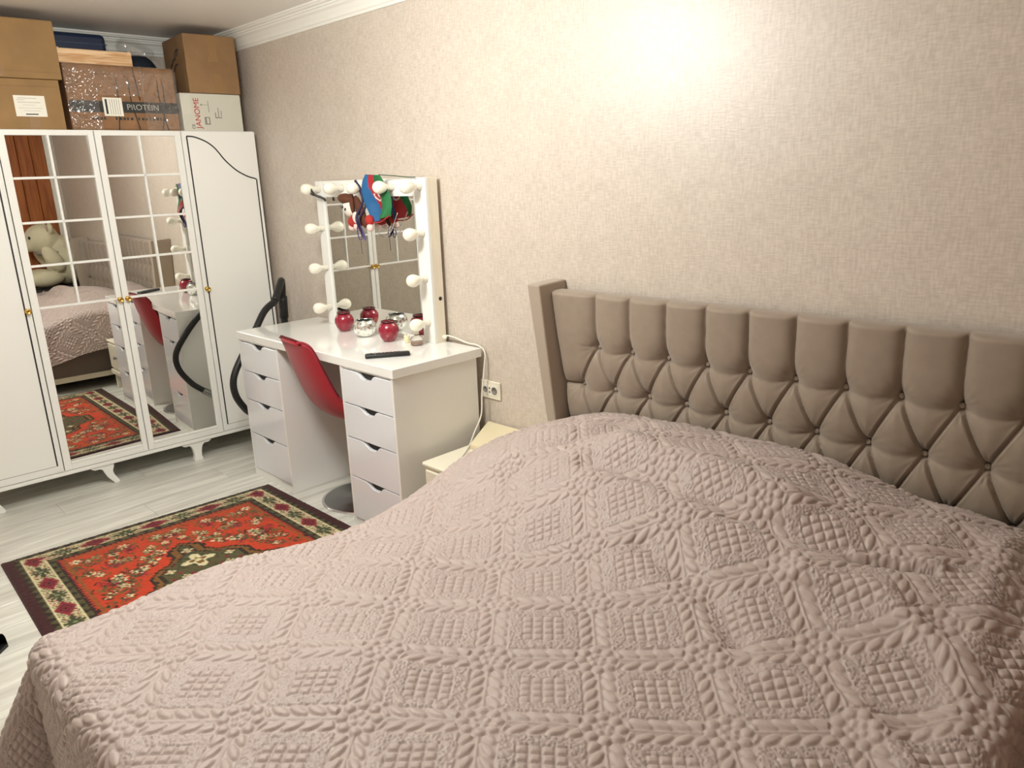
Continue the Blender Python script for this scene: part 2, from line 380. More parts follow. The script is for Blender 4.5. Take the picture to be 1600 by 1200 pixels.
# plastic wrapped brown box with black band
r = empty('wrapped_box', Wp(-.17, -.712, ZT0), WTH)
tag(r, 'brown box wrapped in shiny clear plastic with a black printed band', 'box')
hx, hy, h = .13, .268, .3165
box('body', (-hx, -hy, 0), (hx, hy, h), M_CARD3, r, .012, 3)
bd = box('printed_band', (hx-.0005, -hy+.004, .088), (hx+.0009, hy-.004, .143), M_INK, r, 0)
text('lettering', 'PROTEIN', .040, mat('band_letter', (.42, .41, .37), .6), bd, Matrix.Translation((0, .085, .115)) @ front(hx, .0014))
for i in range(20):
    if i in (4, 5, 11): continue
    box('printed_letter', (hx, -.17+i*.0185, .052), (hx+.0012, -.17+i*.0185+.012, .064), M_INK, r, 0) if i % 3 else box('printed_letter', (hx, -.17+i*.0185, .052), (hx+.0012, -.17+i*.0185+.008, .066), M_INK, r, 0)
sl = box('paper_label', (hx+.004, -.11, .070), (hx+.0055, -.018, .160), M_PAPER, r, 0)
box('printed_block', (hx+.0055, -.100, .080), (hx+.006, -.090, .152), M_INK, sl, 0)
for i in range(5): box('printed_line', (hx+.0055, -.078+.011*i, .078), (hx+.006, -.076+.011*i, .152), M_GREYINK, sl, 0)
for y, z0, y2 in ((-.05, .0, -.03), (.055, .0, .03), (.17, 0, .2), (.20, 0, .175), (.075, .15, .062)):
    link('strap', tube_mesh([(hx+.003, y, z0+.001), (hx+.003, (y+y2)/2, .07+z0), (hx+.002, y2, .15+z0*.9), (hx-.004, y2, h-.004)], .0026, M_INK, 6, 4), r)
# crumpled clear film
def film(y0, y1, z0, z1, amp, seed, thick=False):
    g = np.random.default_rng(seed); n, m_ = 60, 70
    yy = np.linspace(y0, y1, n)[:, None]; zz = np.linspace(z0, z1, m_)[None, :]
    hh = np.zeros((n, m_))
    for k in range(26):
        a = g.uniform(0, PI); f = g.uniform(25, 150); ph = g.uniform(0, 6.3)
        hh += np.abs(np.sin(f*(np.cos(a)*yy+np.sin(a)*zz)+ph))**.7 * (1/(1+f*.02))
    hh = (hh-hh.min())/(hh.max()-hh.min())
    X = hx+.003+amp*hh
    top = smoothstep(z1-.03, z1, zz+0*yy); X = X - top*.012
    return np.stack([X, yy+0*zz, zz+0*yy], -1)
M_FILM = bpy.data.materials.new('clear_film'); M_FILM.use_nodes = True
nt = M_FILM.node_tree; p = nt.nodes['Principled BSDF']; tr = nt.nodes.new('ShaderNodeBsdfTransparent'); mx = nt.nodes.new('ShaderNodeMixShader')
gl = nt.nodes.new('ShaderNodeBsdfGlossy'); gl.inputs['Roughness'].default_value = .16; gl.inputs['Color'].default_value = (1, 1, 1, 1)
mx.inputs[0].default_value = .11; nt.links.new(tr.outputs[0], mx.inputs[1]); nt.links.new(gl.outputs[0], mx.inputs[2]); nt.links.new(mx.outputs[0], nt.nodes['Material Output'].inputs['Surface'])
link('plastic_film', grid_mesh(film(-hy-.004, -.13, .002, h+.002, .022, 3), M_FILM), r)
link('plastic_film', grid_mesh(film(-.13, .10, .17, h+.002, .006, 4), M_FILM), r)
link('plastic_film', grid_mesh(film(.09, hy+.004, .002, h+.002, .007, 5), M_FILM), r)

r, hx, hy, h = crate('white_box', 'white carton with red lettering at the right end of the wardrobe top', 'box', -.31, -.032, -.430, -.092, ZT0, 2.064, mat('white_carton', (.62, .61, .53), .55), 0, None, .004)
text('lettering', 'JANOME', .042, M_RED_INK, r, Matrix.Translation((0, -.085, .094)) @ front(hx) @ Matrix.Rotation(PI/2, 4, 'Z'))
text('lettering', 'SEWING', .022, M_INK, r, Matrix.Translation((0, -.135, .145)) @ front(hx) @ Matrix.Rotation(PI/2, 4, 'Z'))
text('lettering', 'CE', .022, M_INK, r, Matrix.Translation((0, -.115, .024)) @ front(hx) @ Matrix.Rotation(PI/2, 4, 'Z'))
boxes('printed_icon', [((hx, -.05, .04), (hx+.001, -.038, .075)), ((hx, -.05, .035), (hx+.001, -.02, .041)), ((hx, -.026, .035), (hx+.001, -.02, .075)), ((hx, -.05, .070), (hx+.001, -.02, .075))], M_GREYINK, r, 0)
boxes('printed_icon', [((hx, .012, .07), (hx+.001, .05, .076)), ((hx, .012, .07), (hx+.001, .017, .10)), ((hx, .03, .072), (hx+.001, .034, .125)), ((hx, .046, .08), (hx+.001, .05, .11))], M_GREYINK, r, 0)
boxes('printed_icon', [((hx, -.06, .138), (hx+.001, -.022, .140)), ((hx, -.064, .134), (hx+.001, -.055, .143)), ((hx, -.022, .1), (hx+.001, -.019, .16))], M_GREYINK, r, 0)
boxes('closing_flap', [((hx-.002, -hy+.004, .085), (hx+.0012, -hy+.052, .194))], mat('white_flap', (.66, .65, .57), .55), r, .001)
r, hx, hy, h = crate('cardboard_box', 'brown cardboard box standing on the white carton beside the wall', 'box', -.37, -.030, -.366, -.082, 2.066, 2.368, M_CARD2, -.03)
for a, b, z0, z1 in ((-.012, .032, .19, .298), (-.02, .035, .165, .19), (.0, .04, .006, .10)): box('parcel_tape', (hx, a, z0), (hx+.0008, b, z1), M_TAPE, r, 0)
box('parcel_tape', (-hx+.02, -.025, h), (hx, .03, h+.0008), M_TAPE, r, 0)
for a, b, c, d in ((-.05, .16, .02, .19), (-.02, .13, .05, .16), (.01, .19, .06, .235), (.05, .2, .08, .23), (-.08, .13, -.04, .17)):
    link('marker_stroke', tube_mesh([(a, -hy-.0005, b), ((a+c)/2, -hy-.0005, (b+d)/2+.012), (c, -hy-.0005, d)], .004, M_INK, 6, 4), r)

# wooden crate, navy case, dark bag behind
r = empty('wooden_crate', Wp(-.16, -.80, 2.184), WTH); tag(r, 'shallow light wooden crate lying on the plastic-wrapped box', 'crate')
M_CRATE = wood_mat('crate_wood', (.55, .30, .13), (.78, .56, .34), (4, 2, 22), .6, 2.5, 5)
box('front_board', (.090, -.185, 0), (.105, .160, .068), M_CRATE, r, .002)
box('back_board', (-.105, -.185, 0), (-.090, .160, .068), M_CRATE, r, .002)
box('end_board', (-.090, .146, 0), (.090, .160, .075), M_CRATE, r, .002); box('end_board', (-.090, -.185, 0), (.090, -.171, .075), M_CRATE, r, .002)
box('base_board', (-.090, -.171, 0), (.090, .146, .006), M_CRATE, r, .001)
r, hx, hy, h = crate('navy_case', 'flat navy blue case lying behind the wooden crate', 'case', -.50, -.315, -.982, -.675, ZT0+.001, 2.372, mat('navy_shell', (.012, .025, .065), .35), 0, None, .02)
box('rim', (-hx-.002, -hy-.002, h-.052), (hx+.002, hy+.002, h-.048), mat('navy_rim', (.05, .09, .16), .4), r, .001)
# padded dark bag: rounded body
def blob(name, parent, mt, c, s, rot=0., seed=0, crumple=.0):
    bm = bmesh.new(); bmesh.ops.create_icosphere(bm, subdivisions=3, radius=1)
    g = np.random.default_rng(seed); ph = g.uniform(0, 6, 9)
    for v in bm.verts:
        k = 1+crumple*(math.sin(9*v.co.x+ph[0])+math.sin(11*v.co.y+ph[1])+math.sin(13*v.co.z+7*v.co.x+ph[2]))/3
        e = .72
        co = Vector([math.copysign(abs(q)**e, q) for q in v.co])*k
        v.co = Matrix.Rotation(rot, 3, 'X') @ Vector((co.x*s[0], co.y*s[1], co.z*s[2])) + Vector(c)
    return link(name, bm_mesh(bm, mt, True), parent)
r = empty('dark_bag', Wp(-.395, -.475, ZT0), WTH); tag(r, 'dark blue bag slumped behind the wrapped box, its top in clear plastic', 'bag')
blob('body', r, mat('dark_blue_cloth', (.008, .016, .03), .6), (0, -.02, .212), (.075, .105, .212), 0, 1, .03)
blob('plastic_wrap', r, M_FILM, (.0, -.03, .452), (.06, .10, .045), -.35, 2, .16)

# ------------------------------------------------------------------ vanity table
XL, XR, YF, YB, ZD0, ZD1 = .4365, 1.8107, -.5147, -.020, .7797, .820
vt = empty('vanity_table', ((XL+XR)/2, (YF+YB)/2, 0)); tag(vt, 'white glossy vanity table with two four-drawer pedestals', 'table')
VX, VY = (XL+XR)/2, (YF+YB)/2
def vb(name, lo, hi, mt, parent=None, bev=.0015): return box(name, (lo[0]-VX, lo[1]-VY, lo[2]), (hi[0]-VX, hi[1]-VY, hi[2]), mt, parent or vt, bev)
vb('tabletop', (XL-.003, YF-.004, ZD0), (XR+.004, YB, ZD1), M_GLOSS, None, .002)
DZ = [.770, .611, .450, .258, .048]
def pedestal(xa, xb):
    bm = bmesh.new(); t = .016; yb = -.045
    for lo, hi in [((xa, YF, 0), (xa+t, yb, ZD0)), ((xb-t, YF, 0), (xb, yb, ZD0)), ((xa+t, yb-.006, 0), (xb-t, yb, ZD0)), ((xa+t, YF+.02, .03), (xb-t, yb-.006, .046)), ((xa+t, YF+.004, 0), (xb-t, YF+.02, .046)), ((xa+t, YF+.002, .772), (xb-t, yb-.006, ZD0))]:
        add_box(bm, (lo[0]-VX, lo[1]-VY, lo[2]), (hi[0]-VX, hi[1]-VY, hi[2]), .001)
    link('pedestal', bm_mesh(bm, M_GLOSS), vt)
    for i in range(4):
        zt, zb = DZ[i]-.0024, DZ[i+1]+.0024; x0, x1 = xa+t*.7+.002, xb-t*.7-.002; w = x1-x0
        c0 = x0+w*.30
        nt_ = [(x0, zt), (c0, zt), (c0+.022, zt-.006), (c0+.045, zt-.022), (c0+.062, zt-.027), (c0+.098, zt-.027), (c0+.112, zt-.022), (c0+.132, zt-.004), (c0+.142, zt), (x1, zt), (x1, zb), (x0, zb)]
        d = link('drawer', prism_mesh([(a-VX, b) for a, b in nt_], .018, M_DRAWER, lambda u, v, w: (u, YF-.001-VY+w, v), .0012), vt)
        bm = bmesh.new(); add_box(bm, (x0+.001-VX, YF+.0178-VY, zb-.0015), (x1-.001-VX, yb-.02-VY, zt+.0015), 0)
        link('drawer_box', bm_mesh(bm, mat('drawer_gap_shade', (.035, .033, .032), .8)), d)  # white inside coloured near-black: shade painted into the drawer gaps and finger notches
pedestal(XL, .8491); pedestal(1.413, 1.8055)
vb('back_panel', (.8491, -.062, .36), (1.413, -.046, ZD0), M_GLOSS)

# ------------------------------------------------------------------ vanity mirror with bulbs
MXL, MXR, MYF, MYB, MZ0, MZ1 = .665, 1.577, -.0915, -.022, ZD1, 1.5732
vm = empty('vanity_mirror', ((MXL+MXR)/2, MYB, MZ0)); tag(vm, 'white framed make-up mirror with round bulbs, standing on the vanity table', 'mirror')
MX = (MXL+MXR)/2
def mb(name, lo, hi, mt, parent=None, bev=.0015): return box(name, (lo[0]-MX, lo[1]-MYB, lo[2]-MZ0), (hi[0]-MX, hi[1]-MYB, hi[2]-MZ0), mt, parent or vm, bev)
bm = bmesh.new()
for lo, hi in [((MXL, MYF, MZ0), (.731, MYF+.016, MZ1)), ((1.496, MYF, MZ0), (MXR, MYF+.016, MZ1)), ((.731, MYF, 1.493), (1.496, MYF+.016, MZ1)), ((.731, MYF, MZ0), (1.496, MYF+.016, MZ0+.022))]:
    add_box(bm, (lo[0]-MX, lo[1]-MYB, lo[2]-MZ0), (hi[0]-MX, hi[1]-MYB, hi[2]-MZ0), .0012)
link('frame', bm_mesh(bm, M_WHITE), vm)
sd = mb('side_panel', (MXR-.016, MYF+.0165, MZ0), (MXR, MYB, MZ1), M_PINE)
mb('side_panel', (MXL, MYF+.0165, MZ0), (MXL+.016, MYB, MZ1), M_PINE); mb('top_panel', (MXL+.016, MYF+.0165, MZ1-.016), (MXR-.016, MYB, MZ1), M_PINE)
mb('backing', (MXL+.016, MYB-.006, MZ0), (MXR-.016, MYB, MZ1-.016), M_PINE)
hole = link('switch_hole', lathe_mesh([(.0095, 0), (.0095, .001), (.0, .001)], M_INK, 16, 'x'), sd); hole.location = (MXR-MX, -.045-MYB, 1.028-MZ0)
mb('mirror_glass', (.731, MYF+.010, MZ0+.022), (1.496, MYF+.014, 1.493), M_MIRROR, None, 0)
bulb_me = lathe_mesh([(.012, .020), (.0135, .030), (.019, .042), (.026, .056), (.0295, .070), (.0288, .083), (.0235, .095), (.015, .102), (.006, .105), (0, .1055)], M_BULB, 22, '-y')
sock_me = lathe_mesh([(.0185, 0), (.0185, .004), (.0155, .006), (.0145, .022), (.0125, .024)], M_SOCKET, 18, '-y')
for x, z in [(.70, 1.535), (.918, 1.537), (1.122, 1.536), (1.335, 1.536), (1.538, 1.534), (.70, 1.335), (.70, 1.128), (.70, .917), (1.537, 1.328), (1.537, 1.122), (1.537, .917)]:
    b = link('bulb', bulb_me, vm, (x-MX, MYF-MYB, z-MZ0)); link('socket', sock_me, b)

# ------------------------------------------------------------------ bed
bed = empty('bed', (3.23, -1.05, 0)); tag(bed, 'double bed with a deep-buttoned taupe velvet headboard and flared wings', 'bed')
BX, BY = 3.23, -1.05
def bb(name, lo, hi, mt, bev=.004, seg=2): return box(name, (lo[0]-BX, lo[1]-BY, lo[2]), (hi[0]-BX, hi[1]-BY, hi[2]), mt, bed, bev, seg)
SL = .165; HZ1 = 1.130; HZ0 = .22
def xl(z): return 2.309 + (1.127-z)*SL
def headboard():
    nz_, nx = 200, 470
    z = np.linspace(HZ0, HZ1, nz_)[:, None]; u = np.linspace(0, 1, nx)[None, :]
    L = xl(z); X = L + u*(2*3.23-2*L); Z = z + 0*u
    b0, dx = 2.520, .1548; Z1, Z2, Z3, Z4 = .9255, .7690, .6125, .456
    rows = [(Z1, [b0+k*dx for k in range(10)]), (Z2, [b0+(k-.5)*dx for k in range(11)]), (Z3, [b0+k*dx for k in range(10)]), (Z4, [b0+(k-.5)*dx for k in range(11)])]
    segs = []
    for x in rows[0][1]: segs.append((x, Z1, x, HZ1+.05, 1.0))
    for (za, ra), (zb, rb) in zip(rows[:-1], rows[1:]):
        for a in ra:
            for b in rb:
                if abs(a-b) < dx*.6: segs.append((a, za, b, zb, 1.0))
    for zr, r_ in rows[1:]:
        segs.append((xl(zr)-.02, zr, r_[0], zr, .8)); segs.append((r_[-1], zr, 2*3.23-xl(zr)+.02, zr, .8))
    Dm = np.full(X.shape, 9.0); W8 = np.ones(X.shape)
    for x0, z0, x1, z1, wgt in segs:
        t = np.clip(((X-x0)*(x1-x0)+(Z-z0)*(z1-z0))/((x1-x0)**2+(z1-z0)**2), 0, 1)
        d = np.hypot(X-x0-t*(x1-x0), Z-z0-t*(z1-z0))/wgt**.5
        Dm = np.minimum(Dm, d)
    # vertical channels above the first button row, thin diagonal pleats below, sagging tension folds between buttons
    upper = smoothstep(Z1-.03, Z1+.03, Z)
    chan = np.abs(((X-b0)/dx) - np.round((X-b0)/dx))*dx; inside = (X > b0-.03) & (X < b0+9*dx+.03)
    chan = np.where(X < b0, b0-X, np.where(X > b0+9*dx, X-b0-9*dx, chan))
    side = (X < b0) | (X > b0+9*dx)
    up_h = .030*(1-np.exp(-chan/.012))*.55 + .030*.45*np.sqrt(np.clip(1-(1-np.clip(chan/(dx/2), 0, 1))**2, 0, 1))
    lo_h = .0265 - .0115*np.exp(-(Dm/.0042)**1.5) - .014*np.exp(-Dm/.028) + .003*np.exp(-((Dm-.0075)/.0035)**2)
    h = up_h*upper + lo_h*(1-upper)
    btn = []
    for zr, r_ in rows:
        for x in r_:
            R = np.hypot(X-x, Z-zr); th_ = np.arctan2(Z-zr, X-x)
            h -= .029*np.exp(-(R/.030)**1.1)
            h += .0016*np.exp(-(R/.050)**2)*np.cos(16*th_+x*9)*smoothstep(.006, .022, R)
            btn.append((x, zr))
        for x in r_[:-1]:
            t_ = np.clip((X-x)/dx, 0, 1); inn_ = (X > x-.004) & (X < x+dx+.004)
            zc = zr-.015*4*t_*(1-t_); dz = Z-zc
            k_ = .35+.65*np.abs(2*t_-1)**1.2
            h -= inn_*(.0085*k_*np.exp(-(np.abs(dz)/.010)**1.3) + .005*np.exp(-(dz/.035)**2))
    for zr, r_ in rows:
        for xa_, xb_ in ((xl(zr), r_[0]), (r_[-1], 2*3.23-xl(zr))):
            inn_ = (X > xa_-.01) & (X < xb_)
            near = 1-np.clip(np.minimum(np.abs(X-r_[0]), np.abs(X-r_[-1]))/.06, 0, 1)
            if zr < Z1: near = np.maximum(near, .75)
            h -= inn_*near*.010*np.exp(-(np.abs(Z-zr)/.008)**1.3)
    edge = np.minimum(np.minimum(u*(2*3.23-2*L), (1-u)*(2*3.23-2*L)), (HZ1-z))
    rd = np.clip(edge/.014, 0, 1); h = (h+.012)*(np.sqrt(1-(1-rd)**2)*.75+.25)
    Y = -.058 - h
    P = np.stack([X-BX, Y-BY, Z], -1)
    # close to the wall with a back skirt
    top = P[-1:].copy(); top[..., 1] = -.03-BY; P = np.concatenate([P, top], 0)
    lft = P[:, :1].copy(); lft[..., 1] = -.03-BY; rgt = P[:, -1:].copy(); rgt[..., 1] = -.03-BY
    P = np.concatenate([lft, P, rgt], 1)
    ob = link('headboard', grid_mesh(P, M_VELVET), bed)
    bme = lathe_mesh([(.0085, 0), (.0080, .0030), (.005, .0045), (0, .005)], M_VELVET, 14, '-y')
    for x, zr in btn: 
        if zr > .55: link('button', bme, ob, (x-BX, -.0500-BY, zr))
headboard()
for s in (-1, 1):
    zt, zb = 1.157, .10
    def wx(z, off): return 3.23 + s*(3.23-(2.246+off*(.064-.03*(1.157-z))+ (1.157-z)*SL))
    bm = bmesh.new(); V = {}
    for zi, z in enumerate((zb, zt)):
        for oi, off in enumerate((0, 1)):
            for yi, y in enumerate((-.160, -.002)): V[zi, oi, yi] = bm.verts.new((wx(z, off)-BX, y-BY, z + (.006 if yi and zi else 0)))
    for f in [((0,0,0),(0,1,0),(1,1,0),(1,0,0)), ((0,0,1),(1,0,1),(1,1,1),(0,1,1)), ((0,0,0),(1,0,0),(1,0,1),(0,0,1)), ((0,1,0),(0,1,1),(1,1,1),(1,1,0)), ((1,0,0),(1,1,0),(1,1,1),(1,0,1)), ((0,0,0),(0,0,1),(0,1,1),(0,1,0))]:
        bm.faces.new([V[k] for k in f])
    bmesh.ops.recalc_face_normals(bm, faces=bm.faces)
    bmesh.ops.bevel(bm, geom=bm.edges[:], offset=.006, segments=2, affect='EDGES', profile=.5)
    link('wing', bm_mesh(bm, M_VELVET_D), bed)
bb('back_board', (2.44, -.029, .10), (4.02, -.003, 1.06), M_RAIL, 0)
bb('side_rail', (2.452, -1.95, .13), (2.482, -.165, .33), M_RAIL); bb('side_rail', (3.978, -1.95, .13), (4.008, -.165, .33), M_RAIL)
bb('foot_rail', (2.452, -1.985, .13), (4.008, -1.952, .33), M_RAIL)
for lo, hi in [((2.436, -1.99, .085), (2.474, -.165, .129)), ((3.986, -1.99, .085), (4.024, -.165, .129))]: bb('base_rail', lo, hi, M_CREAM, .003)
bb('slatted_base', (2.483, -1.95, .26), (3.977, -.165, .30), M_RAIL, 0)
for x in (2.50, 3.96):
    for y in (-.25, -1.90): bb('foot', (x-.03, y-.03, 0), (x+.03, y+.03, .13), M_BLACK, .004)
mt_ = box('mattress', (2.50, -1.94, .301), (3.96, -.18, .50), mat('mattress_ticking', (.6, .56, .5), .8), None, .03, 3)
tag(mt_, 'thick mattress lying on the bed under the quilted bedspread', 'mattress')

# ------------------------------------------------------------------ quilted bedspread
def bedspread():
    x0, x1, y0, y1 = 2.425, 4.045, -.128, -1.965      # straight edges of the top
    Rr = .055; dl, drr, df = .36, .42, .40
    step = .0027
    a = np.arange(-dl, (x1-x0)+drr, step); b = np.arange(0, (y0-y1)+df, step)
    A, B = np.meshgrid(a, b, indexing='ij')
    W_, L_ = x1-x0, y0-y1
    sx = np.where(A < 0, -1., np.where(A > W_, 1., 0.)); ox = np.where(A < 0, -A, np.where(A > W_, A-W_, 0.)); oy = np.where(B > L_, B-L_, 0.)
    EX = x0+np.clip(A, 0, W_); EY = y0-np.clip(B, 0, L_)
    fx, fy = EX, EY
    # --- top height: mattress, two pillows under the cover, slow folds
    def G(cx, cy, rx, ry, rot=0.):
        c, s = math.cos(rot), math.sin(rot); u = (fx-cx)*c+(fy-cy)*s; v = -(fx-cx)*s+(fy-cy)*c
        return np.exp(-(u/rx)**2-(v/ry)**2)
    Px = np.interp(fx, [2.42, 2.48, 2.60, 2.75, 2.95, 3.25, 3.45, 3.60, 3.72, 3.82, 3.95, 4.05], [.42, .55, .76, .90, .98, .97, .90, .74, .60, .62, .52, .36])
    Py = np.interp(fy, [-1.05, -.92, -.80, -.66, -.50, -.30, -.20, -.128], [0, .10, .38, .80, 1.0, .98, .88, .78])
    k = np.ones(25)/25
    Z = .566 + .213*Px*Py + .016*smoothstep(-1.25, -1.6, fy)
    Z += -.026*G(2.45, -1.12, .22, .22) + .012*G(3.1, -1.6, .5, .3) - .012*G(2.95, -1.02, .35, .12, .2)
    # slack folds: valley running from the pillow edge towards the right side, and creases near the right edge
    def line(pts, w, amp):
        D = np.full(fx.shape, 9.)
        for (ax, ay), (bx, by) in zip(pts[:-1], pts[1:]):
            t = np.clip(((fx-ax)*(bx-ax)+(fy-ay)*(by-ay))/((bx-ax)**2+(by-ay)**2), 0, 1)
            D = np.minimum(D, np.hypot(fx-ax-t*(bx-ax), fy-ay-t*(by-ay)))
        return amp*np.exp(-(D/w)**2)
    Z += line([(2.93, -.60), (3.18, -.60), (3.42, -.62), (3.62, -.60), (3.80, -.56)], .045, -.032)
    Z += line([(2.98, -.50), (3.22, -.50), (3.5, -.50)], .06, .022)
    Z += line([(3.25, -.80), (3.48, -.86), (3.60, -.95)], .035, -.018)
    Z += line([(3.62, -.72), (3.80, -.70), (3.96, -.78)], .03, .020)
    Z += line([(3.70, -.60), (3.78, -.575), (3.86, -.56)], .012, -.022) + line([(3.70, -.575), (3.79, -.55), (3.87, -.535)], .014, .018)
    Z += line([(2.85, -.36), (2.80, -.55), (2.70, -.72)], .05, -.020)
    Z += line([(3.95, -.30), (3.98, -.6), (4.02, -.95)], .04, .016)
    Z += line([(3.70, -1.0), (3.86, -.98), (3.98, -1.05)], .03, .014)
    g = np.random.default_rng(5)
    for _ in range(26):
        an = g.uniform(0, PI); f = g.uniform(2.5, 9); Z += .0011*np.sin(f*(np.cos(an)*fx+np.sin(an)*fy)*2+g.uniform(0, 6))
    # --- drape over the edges
    r = np.hypot(ox, oy); rs = np.maximum(r, 1e-9); ux, uy = sx*ox/rs, -oy/rs
    q = Rr*PI/2; ang = np.minimum(r, q)/Rr
    out = Rr*np.sin(ang); dn = Rr*(1-np.cos(ang)); ex = np.maximum(r-q, 0)
    cor = 2*ox*oy/rs**2
    out += ex*(.07+.42*cor*(sx < 0)); dn += ex*np.sqrt(1-(.07+.42*cor*(sx < 0))**2)
    per = np.where(ox > oy, EY*1.0, EX*1.0)
    out += ex*.10*(np.sin(per*9+.7)+.5*np.sin(per*17+2))*(1-cor)
    out += np.where(sx > 0, ex*.10, 0)
    X = EX+ux*out; Y = EY+uy*out; ZZ = Z-dn
    # --- head end tucks down against the headboard
    P = np.stack([X, Y, ZZ], -1)
    # --- quilting relief
    FX, FY = x0+A, y0-B
    ph = math.radians(42.0); P1, P2 = .230, .213
    cx, cy = 3.386, -1.337
    U = ((FX-cx)*math.cos(ph)+(FY-cy)*math.sin(ph))/P1; V = (-(FX-cx)*math.sin(ph)+(FY-cy)*math.cos(ph))/P2
    u = U-np.round(U); v = V-np.round(V)
    pu = lambda t, pw=2.6: 1-np.abs(2*(t-np.floor(t))-1)**pw
    H = np.zeros_like(A)
    # stippled ground
    n1, n2 = A.shape; sp = np.fft.rfft2(np.random.default_rng(3).standard_normal((n1, n2)))
    kx = np.fft.fftfreq(n1, step)[:, None]; ky = np.fft.rfftfreq(n2, step)[None, :]; kk = np.hypot(kx, ky)
    nzv = np.fft.irfft2(sp*np.exp(-((kk-78)/18)**2), (n1, n2)); nzv /= nzv.std()
    H = .0042*(1-np.exp(-(nzv/.5)**2))-.0016
    # cross-hatched square
    hw = .205; ins = (np.abs(u) < hw) & (np.abs(v) < hw); ns = 4
    cell = lambda q, Pq: np.abs((q+hw)/(2*hw)*ns-np.round((q+hw)/(2*hw)*ns))*(2*hw/ns)*Pq
    du_, dv_ = cell(u, P1), cell(v, P2); dmin = np.minimum(du_, dv_)
    hatch = .0028 - .0058*np.exp(-(dmin/.0027)**1.5) + .0010*np.sqrt(np.clip(du_*dv_, 0, 1))/.011
    H = np.where(ins, hatch, H)
    # leafy vines along both families of cell borders
    def vine(across, along, Pa, Pl):
        d = (.5-np.abs(across))*Pa
        w = (along+.5)*Pl
        lp = Pl/6.4; qv = (w + d*.95)/lp; fr = qv-np.floor(qv)
        env = np.sin(PI*np.clip((d-.003)/.033, 0, 1))**.8
        qd = np.abs(fr-.5)/np.maximum(.46*env, .01)
        leaf = np.sqrt(np.clip(1-qd**2, 0, 1))*np.minimum(1, env*1.3)
        hh = .0056*leaf-.0016
        hh = np.where(d < .0024, .0010, hh)
        return hh, (d < .0365)
    h1, m1 = vine(u, v, P1, P2); h2, m2 = vine(v, u, P2, P1)
    H = np.where(m1, h1, H); H = np.where(m2 & ((.5-np.abs(v))*P2 < (.5-np.abs(u))*P1), h2, H)
    # rosettes on the crossings
    cu, cv = (.5-np.abs(u))*P1*np.sign(u), (.5-np.abs(v))*P2*np.sign(v)
    rr = np.hypot(cu, cv); th = np.arctan2(cv, cu)
    npet = 8; tf = (th/(2*PI)*npet); tf = (tf-np.round(tf))*2*PI/npet
    pet = np.sqrt(np.clip(1-((rr-.0345)**2+(rr*tf)**2)/.0118**2, 0, 1))
    tf2 = (th/(2*PI)*5+.25); tf2 = (tf2-np.round(tf2))*2*PI/5
    inn = np.sqrt(np.clip(1-((rr-.0135)**2+(rr*tf2)**2)/.0072**2, 0, 1))
    ros = .0066*pet+.0040*inn-.0016
    H = np.where(rr < .047, ros, H)
    # displace along the normal
    du = np.gradient(P, axis=0); dv = np.gradient(P, axis=1); N = np.cross(dv, du); N /= np.linalg.norm(N, axis=-1, keepdims=True)
    if N[n1//2, n2//2, 2] < 0: N = -N
    P = P + N*(H[..., None]*QUILT)
    me = grid_mesh(P, M_QUILT)
    o = link('bedspread', me); tag(o, 'dusty pink quilted bedspread draped over the whole bed', 'bedspread')
QUILT = .98
M_QUILT = mat('dusty_pink_quilt', (.42, .338, .312), .52, sheen=.25, bump=(900, .10, .0005))
bedspread()

